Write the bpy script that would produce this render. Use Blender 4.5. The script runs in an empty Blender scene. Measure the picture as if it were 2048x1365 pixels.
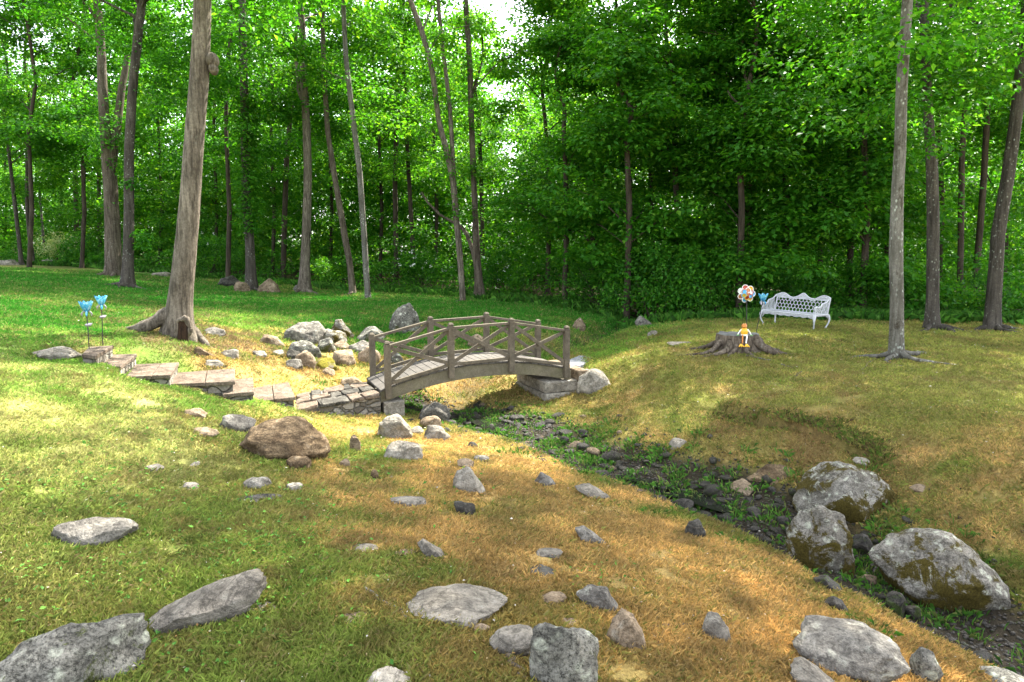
import bpy, math, random
import numpy as np
from mathutils import Vector, noise as mn

# ------------------------------------------------------------------ camera, light, exposure
S = bpy.context.scene
COL = S.collection
CAMZ = 1.65
FPX = 1365.33
PITCH = math.atan((682.5 - 500) / FPX)
cam = bpy.data.objects.new('camera', bpy.data.cameras.new('camera'))
COL.objects.link(cam)
cam.location = (0, 0, CAMZ)
cam.rotation_euler = (math.pi / 2 - PITCH, 0, 0)
cam.data.lens = 24.0
cam.data.sensor_width = 36.0
cam.data.clip_start = 0.05
cam.data.clip_end = 2000
S.camera = cam

SUN_AZ, SUN_EL = math.radians(38), math.radians(52)
W = bpy.data.worlds.new('World')
S.world = W
W.use_nodes = True
wn = W.node_tree
sky = wn.nodes.new('ShaderNodeTexSky')
sky.sky_type = 'NISHITA'
sky.sun_disc = False
sky.sun_elevation = SUN_EL
sky.sun_rotation = SUN_AZ
sky.air_density = 1.0
sky.dust_density = 2.5
wn.nodes['Background'].inputs['Strength'].default_value = 0.15
hs = wn.nodes.new('ShaderNodeHueSaturation')      # thin bright cloud: a whiter sky
hs.inputs['Saturation'].default_value = 0.38
wn.links.new(sky.outputs[0], hs.inputs['Color'])
wn.links.new(hs.outputs[0], wn.nodes['Background'].inputs['Color'])
sl = bpy.data.lights.new('sun', 'SUN')
sl.energy = 4.0
sl.angle = math.radians(0.5)
sl.color = (1.0, 0.95, 0.84)
so = bpy.data.objects.new('sun', sl)
COL.objects.link(so)
SUND = Vector((math.sin(SUN_AZ) * math.cos(SUN_EL), math.cos(SUN_AZ) * math.cos(SUN_EL), math.sin(SUN_EL)))
so.rotation_euler = SUND.to_track_quat('Z', 'Y').to_euler()
so.location = SUND * 60
S.view_settings.view_transform = 'Standard'
S.view_settings.look = 'None'
S.view_settings.exposure = 2.85
S.view_settings.gamma = 1.0
S.cycles.max_bounces = 8
S.cycles.diffuse_bounces = 4
S.cycles.transmission_bounces = 5
S.cycles.use_denoising = True

# ------------------------------------------------------------------ small maths
CP, SP = math.cos(PITCH), math.sin(PITCH)
CAM = np.array([0, 0, CAMZ])


def ray(px, py):
    u = (np.asarray(px, float) - 1024) / FPX
    v = (682.5 - np.asarray(py, float)) / FPX
    return np.stack([u + 0 * v, CP + SP * v + 0 * u, -SP + CP * v + 0 * u], -1)


def at_z(px, py, z):
    d = ray(px, py)
    return CAM + d * ((z - CAMZ) / d[..., 2])[..., None]


def at_y(px, py, Y):
    d = ray(px, py)
    return CAM + d * (Y / d[..., 1])[..., None]


def hash3(ix, iy, iz, seed):
    h = (ix * 374761393 + iy * 668265263 + iz * 1274126177 + seed * 982451653) & 0xFFFFFFFF
    h = ((h ^ (h >> 13)) * 1103515245) & 0xFFFFFFFF
    h = ((h ^ (h >> 16)) * 668265263) & 0xFFFFFFFF
    return ((h ^ (h >> 15)) & 0xFFFFFF) / float(0xFFFFFF)


def vnoise(x, y, seed=0):
    ix = np.floor(x).astype(np.int64); iy = np.floor(y).astype(np.int64)
    fx = x - ix; fy = y - iy
    fx = fx * fx * (3 - 2 * fx); fy = fy * fy * (3 - 2 * fy)
    g = lambda a, b: hash3(a, b, 0 * a, seed)
    return ((g(ix, iy) * (1 - fx) + g(ix + 1, iy) * fx) * (1 - fy)
            + (g(ix, iy + 1) * (1 - fx) + g(ix + 1, iy + 1) * fx) * fy) * 2 - 1


def fbm(x, y, seed=0, oct=4):
    s = 0; a = 1.0; t = 0
    for k in range(oct):
        s = s + a * vnoise(x * 2 ** k + 17.3 * k, y * 2 ** k - 9.1 * k, seed + k); t += a; a *= 0.5
    return s / t


# ------------------------------------------------------------------ terrain height
HP = [  # photograph pixel and height of the ground there
    (0, 1365, .06), (1024, 1365, 0), (500, 1365, .02), (0, 1150, .12), (0, 1000, .2), (0, 850, .36), (0, 700, .56), (0, 620, .72), (0, 545, .95),
    (300, 1000, .06), (300, 850, .2), (300, 780, .28), (200, 725, .44), (330, 765, .16), (450, 790, .02), (560, 812, -.18), (650, 838, -.42),
    (350, 690, .36), (255, 575, .62), (225, 553, .75), (420, 650, .30), (450, 570, .45),
    (600, 1100, -.02), (600, 950, -.08), (480, 900, .0), (650, 870, -.3), (700, 835, -.47), (760, 880, -.4),
    (900, 1300, 0), (900, 1100, -.1), (900, 960, -.25), (900, 905, -.38), (1000, 905, -.45),
    (1200, 1300, -.1), (1200, 1100, -.26), (1200, 975, -.48), (1400, 1050, -.48), (1500, 1300, -.25), (1500, 1125, -.46), (1650, 1200, -.48), (1800, 1275, -.50), (1950, 1345, -.55),
    (900, 825, -.62), (1000, 858, -.62), (1200, 935, -.64), (1400, 1005, -.66), (1550, 1060, -.68), (1700, 1145, -.70), (1850, 1225, -.72), (2048, 1325, -.75),
    (1050, 815, -.50), (1150, 850, -.50), (1300, 905, -.48), (1450, 955, -.48), (1600, 900, -.30), (1750, 960, -.40), (1900, 1040, -.50), (2048, 1080, -.5),
    (1950, 985, -.30), (2048, 950, -.15), (2048, 800, .02), (1700, 800, -.02), (1700, 720, .05), (1400, 800, -.2), (1230, 805, -.40), (1080, 775, -.5), (1105, 806, -.57), (1040, 770, -.52), (1150, 802, -.5), (1010, 790, -.58),
    (1250, 730, -.10), (1400, 710, .06), (1480, 705, .08), (1300, 662, .0), (1400, 640, .04), (1530, 646, .12), (1640, 662, .11), (1790, 715, .06), (1866, 658, .06), (1985, 660, .06),
    (570, 700, -.02), (640, 745, -.26), (600, 770, -.25), (700, 770, -.42), (500, 720, .08), (800, 760, -.5), (850, 740, -.4), (1000, 730, -.3), (680, 690, -.1),
    (600, 600, .22), (740, 597, .16), (930, 604, .08), (700, 650, .08), (860, 670, -.02), (1000, 660, -.02), (1130, 655, -.02), (1100, 610, .02), (1240, 650, -.1),
    (1160, 690, -.35), (1080, 700, -.25),
]
HW = [(-40, 40, 1.3), (0, 40, .3), (40, 40, .2), (-80, 100, 2.5), (0, 100, .8), (80, 100, .5), (16, 20, .0), (9, 19, -.05), (4, 18, -.25), (6, 24, 0), (-4, -1, .1), (4, -1, -.1), (0, 0, .02)]
CREEK_PX = [(770, 800, -.62), (860, 815, -.66), (930, 835, -.70), (1010, 862, -.70), (1120, 905, -.72), (1220, 945, -.72), (1330, 985, -.74), (1430, 1018, -.74), (1540, 1062, -.76), (1640, 1110, -.78), (1740, 1165, -.8), (1860, 1235, -.82), (1960, 1290, -.84), (2080, 1350, -.86), (2250, 1440, -.9)]
_c = np.array(CREEK_PX, float)
CREEK = at_z(_c[:, 0], _c[:, 1], _c[:, 2])[:, :2]
_d = np.array([(1290, 640, -.2), (1215, 672, -.3), (1130, 700, -.38), (1050, 722, -.45), (960, 760, -.55), (900, 800, -.6)], float)
DITCH = at_z(_d[:, 0], _d[:, 1], _d[:, 2])[:, :2]


def uv(x, y):
    yc = np.maximum(y, -1.2) + 2.0
    return np.stack([1.6 * np.clip(x / yc, -1.6, 1.6), np.log(yc)], -1)


_h = np.array(HP, float)
_hp = at_z(_h[:, 0], _h[:, 1], _h[:, 2])
_hp = np.concatenate([_hp, np.array(HW, float)])
_q = uv(_hp[:, 0], _hp[:, 1])


def _phi(r2):
    return np.where(r2 > 0, r2 * np.log(np.maximum(r2, 1e-12)), 0) * 0.5


_n = len(_q)
_K = _phi(((_q[:, None] - _q[None]) ** 2).sum(-1)) + np.eye(_n) * 0.004
_P = np.concatenate([np.ones((_n, 1)), _q], 1)
_A = np.zeros((_n + 3, _n + 3)); _A[:_n, :_n] = _K; _A[:_n, _n:] = _P; _A[_n:, :_n] = _P.T
_wt = np.linalg.solve(_A, np.concatenate([_hp[:, 2], np.zeros(3)]))


def polydist(x, y, P):
    best = np.full(x.shape, 1e9)
    for a, b in zip(P[:-1], P[1:]):
        ab = b - a
        t = np.clip(((x - a[0]) * ab[0] + (y - a[1]) * ab[1]) / (ab @ ab), 0, 1)
        best = np.minimum(best, (x - a[0] - t * ab[0]) ** 2 + (y - a[1] - t * ab[1]) ** 2)
    return np.sqrt(best)


def sstep(a, b, x):
    t = np.clip((x - a) / (b - a), 0, 1)
    return t * t * (3 - 2 * t)


def creek_mask(x, y):
    d = polydist(x, y, CREEK) + 0.13 * fbm(x * 2.2, y * 2.2, 5, 3)
    m = 1 - sstep(0.34, 0.62, d)
    d2 = polydist(x, y, DITCH) + 0.12 * fbm(x * 2, y * 2, 6, 3)
    return m, 1 - sstep(0.15, 0.6, d2)


LEDGE = at_z(np.array([1430., 1530, 1620, 1700, 1770]), np.array([812., 842, 860, 888, 925]), np.array([-.2, -.22, -.24, -.28, -.32]))[:, :2]


def ledge(x, y):
    """signed distance to the eroded lip of the far bank, and its end fade"""
    d = polydist(x, y, LEDGE); a, b = LEDGE[0], LEDGE[-1]; ab = b - a
    s = np.sign((x - a[0]) * ab[1] - (y - a[1]) * ab[0]); s = -s if ((a[0] - a[0]) * ab[1] - (a[1] + 3 - a[1]) * ab[0]) < 0 else s
    t = ((x - a[0]) * ab[0] + (y - a[1]) * ab[1]) / (ab @ ab)
    return s * d + .07 * fbm(x * 3, y * 3, 71, 3), sstep(-.1, .15, t) * (1 - sstep(.85, 1.1, t))


STC = [(at_z(195, 703, .51)[:2], .51), (at_z(240, 721, .384)[:2], .384), (at_z(315, 739, .258)[:2], .258), (at_z(412, 753, .132)[:2], .132),
       (at_z(488, 771, .006)[:2], .006), (at_z(548, 784, -.12)[:2], -.12), (at_z(660, 797, -.30)[:2], -.30)]


def step_cut(x, y, z):
    """the bank is cut down to the treads along the flight of steps"""
    best = np.full(x.shape, 1e9); zt = np.zeros(x.shape)
    for (a, za), (b, zb) in zip(STC[:-1], STC[1:]):
        ab = b - a; t = np.clip(((x - a[0]) * ab[0] + (y - a[1]) * ab[1]) / (ab @ ab), 0, 1)
        d = (x - a[0] - t * ab[0]) ** 2 + (y - a[1] - t * ab[1]) ** 2
        k = d < best; best = np.where(k, d, best); zt = np.where(k, za + (zb - za) * t, zt)
    w = 1 - sstep(.45, 1.0, np.sqrt(best))
    return z * (1 - w) + np.minimum(z, zt - .10) * w


def H(x, y):
    x = np.asarray(x, float); y = np.asarray(y, float)
    sh = x.shape; x = x.ravel(); y = y.ravel()
    out = np.empty(len(x))
    for i in range(0, len(x), 60000):
        xx = x[i:i + 60000]; yy = y[i:i + 60000]
        q = uv(xx, yy)
        k = _phi(((q[:, None] - _q[None]) ** 2).sum(-1))
        z = k @ _wt[:_n] + _wt[_n] + q @ _wt[_n + 1:]
        z = np.clip(z, -1.0, 3.0)
        m, m2 = creek_mask(xx, yy)
        z = z - 0.06 * m - 0.16 * m2 + m * 0.035 * fbm(xx * 6, yy * 6, 9, 3)
        z = step_cut(xx, yy, z)
        sd_, fd_ = ledge(xx, yy)
        z = z + fd_ * np.where(sd_ > 0, .025 * np.exp(-np.abs(sd_) / .4), -.10 * np.exp(-np.abs(sd_) / .26) * sstep(0, .05, -sd_))
        z = z + 0.03 * fbm(xx * 1.1, yy * 1.1, 2, 3) + 0.010 * fbm(xx * 6, yy * 6, 3, 2)
        out[i:i + 60000] = z
    return out.reshape(sh)


def ground(px, py):
    """point of the ground seen at a pixel"""
    d = ray(px, py)
    lo = 1.2; t = lo; prev = lo
    while t < 160:
        p = CAM + d * t
        if p[2] < float(H(p[0], p[1])):
            a, b = prev, t
            for _ in range(14):
                c = (a + b) / 2; p = CAM + d * c
                if p[2] < float(H(p[0], p[1])): b = c
                else: a = c
            return CAM + d * b
        prev = t; t *= 1.02
    return CAM + d * 40


# ------------------------------------------------------------------ object helpers
def mesh_np(name, v, f, mat, smooth=False, cols=None):
    v = np.asarray(v, np.float32); f = np.asarray(f, np.int32)
    me = bpy.data.meshes.new(name)
    me.vertices.add(len(v)); me.vertices.foreach_set('co', v.ravel())
    k = f.shape[1]
    me.loops.add(f.size); me.loops.foreach_set('vertex_index', f.ravel())
    me.polygons.add(len(f))
    me.polygons.foreach_set('loop_start', np.arange(0, f.size, k, dtype=np.int32))
    me.polygons.foreach_set('use_smooth', np.full(len(f), smooth))
    me.update(calc_edges=True)
    if cols is not None:
        a = me.color_attributes.new('Col', 'FLOAT_COLOR', 'POINT')
        a.data.foreach_set('color', np.concatenate([cols, np.ones((len(cols), 1))], 1).astype(np.float32).ravel())
    if mat: me.materials.append(mat)
    return me


def link(name, me, parent=None, loc=(0, 0, 0)):
    o = bpy.data.objects.new(name, me); COL.objects.link(o)
    o.location = loc
    if parent: o.parent = parent
    return o


def tag(o, label=None, cat=None, group=None, kind=None):
    if label: o['label'] = label
    if cat: o['category'] = cat
    if group: o['group'] = group
    if kind: o['kind'] = kind
    return o


def empty(name, loc, label, cat, group=None):
    o = link(name, None, None, loc); o.empty_display_size = .1
    return tag(o, label, cat, group)


class MB:
    """collects shapes, builds ONE mesh object"""
    def __init__(s): s.v = []; s.f = []; s.sm = []

    def add(s, v, f, smooth=False):
        o = len(s.v); s.v += [tuple(map(float, p)) for p in v]; s.f += [tuple(i + o for i in q) for q in f]; s.sm += [smooth] * len(f)

    def prism(s, top, bot):
        n = len(top)
        s.add(list(top) + list(bot), [tuple(range(n)), tuple(range(2 * n - 1, n - 1, -1))] + [(i, i + n, (i + 1) % n + n, (i + 1) % n) for i in range(n)])

    def bar(s, a, b, w, h, up=(0, 0, 1)):
        a = np.array(a, float); b = np.array(b, float); d = b - a; d /= np.linalg.norm(d)
        up = np.array(up, float); r = np.cross(d, up); r /= np.linalg.norm(r); u = np.cross(r, d)
        q = [(-w / 2, -h / 2), (w / 2, -h / 2), (w / 2, h / 2), (-w / 2, h / 2)]
        s.prism([b + r * i + u * j for i, j in q], [a + r * i + u * j for i, j in q])

    def tube(s, pts, rad, n=8, cap=True):
        pts = [np.array(p, float) for p in pts]; m = len(pts)
        if not hasattr(rad, '__len__'): rad = [rad] * m
        v = []; f = []; ref = None
        for i in range(m):
            t = pts[min(i + 1, m - 1)] - pts[max(i - 1, 0)]; t /= (np.linalg.norm(t) + 1e-9)
            if ref is None:
                ref = np.cross(t, (0, 0, 1)) if abs(t[2]) < .9 else np.cross(t, (0, 1, 0))
            ref = ref - t * (ref @ t); ref /= np.linalg.norm(ref); b = np.cross(t, ref)
            for k in range(n):
                a = 2 * math.pi * k / n
                v.append(pts[i] + (ref * math.cos(a) + b * math.sin(a)) * rad[i])
        for i in range(m - 1):
            for k in range(n):
                f.append((i * n + k, i * n + (k + 1) % n, (i + 1) * n + (k + 1) % n, (i + 1) * n + k))
        s.add(v, f, True)
        if cap:
            s.add(v[:n], [tuple(range(n - 1, -1, -1))]); s.add(v[-n:], [tuple(range(n))])

    def blob(s, c, r, n=10, m=7):
        c = np.array(c, float); r = np.array(r if hasattr(r, '__len__') else (r, r, r), float)
        v = [c + r * (0, 0, 1), c - r * (0, 0, 1)]; f = []
        for i in range(1, m):
            t = math.pi * i / m
            for k in range(n):
                a = 2 * math.pi * k / n
                v.append(c + r * (math.sin(t) * math.cos(a), math.sin(t) * math.sin(a), math.cos(t)))
        ix = lambda i, k: 2 + (i - 1) * n + k % n
        for k in range(n):
            f.append((0, ix(1, k), ix(1, k + 1))); f.append((1, ix(m - 1, k + 1), ix(m - 1, k)))
            for i in range(1, m - 1):
                f.append((ix(i, k), ix(i + 1, k), ix(i + 1, k + 1), ix(i, k + 1)))
        s.add(v, f, True)

    def build(s, name, mat, parent=None, org=(0, 0, 0), bevel=0):
        me = bpy.data.meshes.new(name)
        o3 = np.array(org, float)
        me.from_pydata([tuple(np.array(p) - o3) for p in s.v], [], s.f)
        me.polygons.foreach_set('use_smooth', s.sm)
        me.materials.append(mat)
        ob = link(name, me, parent, (0, 0, 0) if parent else org)
        if bevel:
            b = ob.modifiers.new('edge', 'BEVEL'); b.width = bevel; b.segments = 2; b.limit_method = 'ANGLE'
        return ob


# ------------------------------------------------------------------ materials
class NT:
    def __init__(s, name):
        s.m = bpy.data.materials.new(name); s.m.use_nodes = True
        s.t = s.m.node_tree; s.b = s.t.nodes['Principled BSDF']; s.out = s.t.nodes['Material Output']

    def n(s, typ, **k):
        nd = s.t.nodes.new('ShaderNode' + typ)
        for a, v in k.items():
            if a in nd.inputs.keys():
                if hasattr(v, 'node'): s.t.links.new(v, nd.inputs[a])
                else: nd.inputs[a].default_value = v
            else: setattr(nd, a, v)
        return nd

    def l(s, a, b): s.t.links.new(a, b)

    def obj(s, scale=(1, 1, 1)):
        tc = s.n('TexCoord'); oi = s.n('ObjectInfo')
        ad = s.n('VectorMath', operation='ADD'); s.l(tc.outputs['Object'], ad.inputs[0])
        ml = s.n('Math', operation='MULTIPLY'); s.l(oi.outputs['Random'], ml.inputs[0]); ml.inputs[1].default_value = 37.0
        s.l(ml.outputs[0], ad.inputs[1])
        mp = s.n('Mapping'); s.l(ad.outputs[0], mp.inputs['Vector']); mp.inputs['Scale'].default_value = scale
        return mp.outputs[0]

    def noise(s, vec, scale, detail=4, rough=.6, dist=0):
        nd = s.n('TexNoise', Scale=scale, Detail=detail, Roughness=rough, Distortion=dist)
        if vec is not None: s.l(vec, nd.inputs['Vector'])
        return nd.outputs['Fac']

    def ramp(s, fac, stops, interp='LINEAR'):
        nd = s.n('ValToRGB'); s.l(fac, nd.inputs[0]); cr = nd.color_ramp; cr.interpolation = interp
        while len(cr.elements) < len(stops): cr.elements.new(.5)
        for e, (p, c) in zip(cr.elements, stops):
            e.position = p; e.color = (*c, 1) if hasattr(c, '__len__') else (c, c, c, 1)
        return nd.outputs[0]

    def mix(s, fac, a, b, typ='MIX'):
        nd = s.n('MixRGB', blend_type=typ)
        for i, x in ((0, fac), (1, a), (2, b)):
            if hasattr(x, 'node'): s.l(x, nd.inputs[i])
            elif i == 0: nd.inputs[0].default_value = x
            else: nd.inputs[i].default_value = (*x, 1)
        return nd.outputs[0]

    def bump(s, h, strength=.5, dist=.02, prev=None):
        nd = s.n('Bump', Strength=strength, Distance=dist); s.l(h, nd.inputs['Height'])
        if prev is not None: s.l(prev, nd.inputs['Normal'])
        return nd.outputs[0]

    def done(s, col, rough=.8, nrm=None, metal=0, spec=.3):
        if hasattr(col, 'node'): s.l(col, s.b.inputs['Base Color'])
        else: s.b.inputs['Base Color'].default_value = (*col, 1)
        s.b.inputs['Roughness'].default_value = rough; s.b.inputs['Metallic'].default_value = metal
        s.b.inputs['Specular IOR Level'].default_value = spec
        if nrm is not None: s.l(nrm, s.b.inputs['Normal'])
        return s.m


def m_plain(name, col, rough=.6, metal=0, var=.25, scale=30, spec=.4):
    t = NT(name); v = t.obj()
    c = t.mix(t.ramp(t.noise(v, scale), [(.3, 0.0), (.7, 1.0)]), tuple(x * (1 - var) for x in col), tuple(min(1, x * (1 + var)) for x in col))
    return t.done(c, rough, t.bump(t.noise(v, scale * 2), .15, .005), metal, spec)


def m_rock(name, c1, c2, lich=(.45, .47, .42), la=.5, moss=0.0, mosscol=(.06, .055, .012), dark=.35, band=0.0):
    c1 = tuple(x * .50 for x in c1); c2 = tuple(x * .66 for x in c2); lich = tuple(x * .68 for x in lich)
    t = NT(name); v = t.obj()
    big = t.noise(v, 3.2, 7, .68, .6)
    fine = t.noise(v, 70, 5, .8)
    med = t.noise(v, 15, 7, .72, .3)
    c = t.mix(t.ramp(big, [(.38, 0.0), (.60, 1.0)]), c1, c2)
    c = t.mix(t.ramp(med, [(.36, .75), (.52, 0.0)]), c, tuple(x * .45 for x in c1))
    if band:
        w = t.noise(t.obj((2, 2, 22)), 1.6, 5, .7, .8)
        c = t.mix(t.ramp(w, [(.42, 0.0), (.6, band)]), c, tuple(x * .35 for x in c1))
    c = t.mix(t.ramp(fine, [(.36, min(1, dark * 1.7)), (.53, 0.0)]), c, tuple(x * .25 for x in c1))
    c = t.mix(t.ramp(fine, [(.58, 0.0), (.74, .6)]), c, tuple(min(.6, x * 1.6) for x in c2))
    vo = t.n('TexVoronoi', Scale=14.0); t.l(v, vo.inputs['Vector'])
    lm = t.mix(1.0, t.ramp(med, [(.56 - .12 * la, 0.0), (.62, 1.0)]), t.ramp(vo.outputs['Distance'], [(.30, 1.0), (.46, 0.0)]), 'MULTIPLY')
    c = t.mix(t.mix(1.0, lm, (min(1, la * 1.3),) * 3, 'MULTIPLY'), c, lich)
    dk = t.ramp(t.noise(v, 10, 9, .82), [(.57, 0.0), (.64, min(1, dark * 1.8))])
    c = t.mix(dk, c, (.022, .021, .019))
    cr = t.n('TexNoise', Scale=2.4, Detail=6.0, Roughness=.6, Distortion=1.2); t.l(t.obj((1, 1, 2.2)), cr.inputs['Vector'])
    crack = t.ramp(cr.outputs['Fac'], [(.485, 0.0), (.50, 1.0), (.515, 0.0)])
    c = t.mix(t.mix(1.0, crack, (.55,) * 3, 'MULTIPLY'), c, tuple(x * .2 for x in c1))
    nr = t.bump(big, .7, .07); nr = t.bump(med, .7, .03, nr); nr = t.bump(fine, .5, .008, nr)
    ci = t.ramp(cr.outputs['Fac'], [(.48, 1.0), (.50, 0.0), (.52, 1.0)]); nr = t.bump(ci, .35, .012, nr)
    if moss > 0:
        g = t.noise(v, 4.2, 8, .78, .5)
        geo = t.n('NewGeometry'); sx = t.n('SeparateXYZ'); t.l(geo.outputs['Normal'], sx.inputs[0])
        sl_ = t.n('Math', operation='MULTIPLY_ADD'); t.l(sx.outputs['Z'], sl_.inputs[0]); sl_.inputs[1].default_value = -.06; t.l(g, sl_.inputs[2])
        mk = t.ramp(sl_.outputs[0], [(.585 - .3 * moss, 0.0), (.63 - .3 * moss, 1.0)])
        c = t.mix(mk, c, t.mix(t.ramp(fine, [(.35, 0.0), (.65, 1.0)]), tuple(x * .4 for x in mosscol), tuple(x * 1.3 for x in mosscol)))
    c = t.mix(1.0, c, (1.06, 1.0, .90), 'MULTIPLY')
    return t.done(c, .95, nr, 0, .12)


M = {}
M['grey'] = m_rock('granite_grey', (.20, .19, .18), (.33, .32, .30), (.47, .48, .43), .55)
M['greyflat'] = m_rock('granite_plain', (.22, .205, .185), (.33, .31, .28), (.45, .46, .42), .3, dark=.25)
M['lichen'] = m_rock('granite_lichen', (.17, .17, .16), (.30, .30, .28), (.50, .54, .47), .95, 0.12, (.05, .06, .02), .65)
M['pale'] = m_rock('granite_pale', (.33, .31, .27), (.50, .47, .42), (.58, .58, .54), .4, dark=.25)
M['tan'] = m_rock('rock_tan', (.26, .20, .14), (.40, .32, .24), (.46, .44, .38), .4, dark=.3)
M['brown'] = m_rock('rock_brown', (.18, .125, .075), (.34, .255, .165), (.42, .37, .30), .3, dark=.4, band=.6)
M['mossy'] = m_rock('rock_mossy', (.19, .18, .16), (.36, .35, .33), (.50, .54, .47), .8, .42, (.055, .045, .010), .45)
M['mossgreen'] = m_rock('rock_green_moss', (.2, .18, .14), (.34, .31, .26), (.45, .45, .4), .4, .6, (.13, .12, .015), .4)
M['dark'] = m_rock('rock_dark', (.09, .088, .082), (.165, .16, .15), (.34, .34, .32), .3, dark=.4)
M['wet'] = m_rock('stone_wet', (.036, .031, .025), (.066, .058, .048), (.12, .115, .10), .25, .25, (.04, .06, .012), .5)


def m_wood(name, c1, c2, scale=(40, 40, 4), green=0.0):
    t = NT(name)
    tc = t.n('TexCoord'); mp = t.n('Mapping'); t.l(tc.outputs['Object'], mp.inputs['Vector'])
    v = mp.outputs[0]
    g = t.noise(v, 22, 8, .75, 1.5); b = t.noise(v, 5, 5, .6)
    c = t.mix(t.ramp(g, [(.33, 0.0), (.66, 1.0)]), c1, c2)
    c = t.mix(t.ramp(b, [(.4, 0.0), (.75, .6)]), c, tuple(x * .45 for x in c1))
    if green:
        c = t.mix(t.ramp(t.noise(v, 3.5, 6, .7), [(.42, 0.0), (.7, green)]), c, (.10, .095, .045))
    return t.done(c, .85, t.bump(g, .35, .008), 0, .2)


M['wood'] = m_wood('weathered_wood', (.062, .050, .034), (.150, .124, .088))
M['deck'] = m_wood('weathered_deck', (.055, .049, .042), (.115, .104, .092))
M['beam'] = m_wood('weathered_beam', (.085, .072, .045), (.18, .155, .11), green=.6)


def m_bark(name, c1, c2, vs=1.0, lich=0.0, moss=0.0, ridge=.8, rs=9.0):
    t = NT(name)
    v = t.obj((1, 1, .11))
    r = t.noise(v, rs * vs, 7, .72, .15)
    v2 = t.obj((1, 1, 1)); fine = t.noise(v2, 30, 5, .7); big = t.noise(v2, 1.6, 4, .6)
    c = t.mix(t.ramp(r, [(.38, 0.0), (.58, 1.0)]), c1, c2)
    c = t.mix(t.ramp(big, [(.35, 0.0), (.7, .5)]), c, tuple(x * .6 for x in c1))
    c = t.mix(t.ramp(fine, [(.4, .35), (.6, 0.0)]), c, tuple(x * .4 for x in c1))
    if lich:
        vo = t.n('TexVoronoi', Scale=19.0); t.l(t.obj((1, 1, .7)), vo.inputs['Vector'])
        k = t.mix(1.0, t.ramp(t.noise(v2, 2.6, 8, .8), [(.54 - .1 * lich, 0.0), (.60, 1.0)]), t.ramp(vo.outputs['Distance'], [(.16, 1.0), (.34, 0.0)]), 'MULTIPLY')
        c = t.mix(t.mix(1.0, k, (lich,) * 3, 'MULTIPLY'), c, (.42, .45, .38))
    if moss:
        c = t.mix(t.ramp(t.noise(t.obj((1, 1, .45)), 5, 9, .8, .6), [(.53, 0.0), (.60, min(1, moss * 1.4))]), c, (.035, .027, .016))
    nr = t.bump(r, ridge, .03); nr = t.bump(fine, .3, .008, nr)
    return t.done(c, .92, nr, 0, .15)


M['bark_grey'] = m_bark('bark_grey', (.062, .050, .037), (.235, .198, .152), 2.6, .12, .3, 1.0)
M['bark_dark'] = m_bark('bark_dark', (.032, .027, .021), (.10, .086, .07), 1.6, .5, .2, 1.0)
M['bark_pale'] = m_bark('bark_pale', (.085, .078, .062), (.185, .172, .145), 1.6, .75, .6, .5)
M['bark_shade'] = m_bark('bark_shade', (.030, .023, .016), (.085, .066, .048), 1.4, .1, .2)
M['bark_brown'] = m_bark('bark_brown', (.055, .042, .030), (.165, .135, .102), 1.8, .3, .35, 1.0)
M['stumpwood'] = m_bark('stump_wood', (.05, .036, .026), (.20, .16, .12), 2.2, .15, .3, 1.0)
M['cutwood'] = m_plain('stump_cut_face', (.10, .097, .09), .9, 0, .5, 14)


def m_leaf(name, stops, tr=.45, trcol=1.9):
    t = NT(name)
    g = t.n('NewGeometry')
    c = t.ramp(g.outputs['Random Per Island'], stops)
    t.l(c, t.b.inputs['Base Color']); t.b.inputs['Roughness'].default_value = .55; t.b.inputs['Specular IOR Level'].default_value = .2
    tl = t.n('BsdfTranslucent')
    c2 = t.mix(1.0, c, (trcol * 1.15, trcol, trcol * .45), 'MULTIPLY'); t.l(c2, tl.inputs['Color'])
    mx = t.n('MixShader'); mx.inputs[0].default_value = tr
    t.l(t.b.outputs[0], mx.inputs[1]); t.l(tl.outputs[0], mx.inputs[2]); t.l(mx.outputs[0], t.out.inputs['Surface'])
    return t.m


def lc(r, g, b): return (r, g, b)


M['leaf'] = m_leaf('maple_leaves', [(0, (.020, .100, .004)), (.5, (.032, .145, .007)), (.85, (.058, .20, .011)), (1, (.11, .25, .02))])
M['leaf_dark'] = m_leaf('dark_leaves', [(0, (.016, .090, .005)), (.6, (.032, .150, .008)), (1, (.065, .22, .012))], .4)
M['leaf_bright'] = m_leaf('bright_leaves', [(0, (.026, .120, .006)), (.5, (.048, .180, .009)), (.88, (.085, .23, .014)), (1, (.14, .28, .02))], .46)
M['leaf_pale'] = m_leaf('pale_leaves', [(0, (.12, .22, .06)), (.6, (.26, .34, .14)), (1, (.5, .52, .34))], .4)
M['leaf_shrub'] = m_leaf('shrub_leaves', [(0, (.014, .078, .006)), (.5, (.028, .130, .008)), (1, (.07, .22, .014))], .42)
M['petal_white'] = m_plain('white_petals', (.75, .75, .70), .7)


def m_col(name, tr):
    t = NT(name)
    a = t.n('Attribute', attribute_name='Col')
    t.l(a.outputs['Color'], t.b.inputs['Base Color']); t.b.inputs['Roughness'].default_value = .7; t.b.inputs['Specular IOR Level'].default_value = .2
    tl = t.n('BsdfTranslucent'); t.l(a.outputs['Color'], tl.inputs['Color'])
    mx = t.n('MixShader'); mx.inputs[0].default_value = tr
    t.l(t.b.outputs[0], mx.inputs[1]); t.l(tl.outputs[0], mx.inputs[2]); t.l(mx.outputs[0], t.out.inputs['Surface'])
    return t.m


M['blade'] = m_col('grass_blades', .35)


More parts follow.
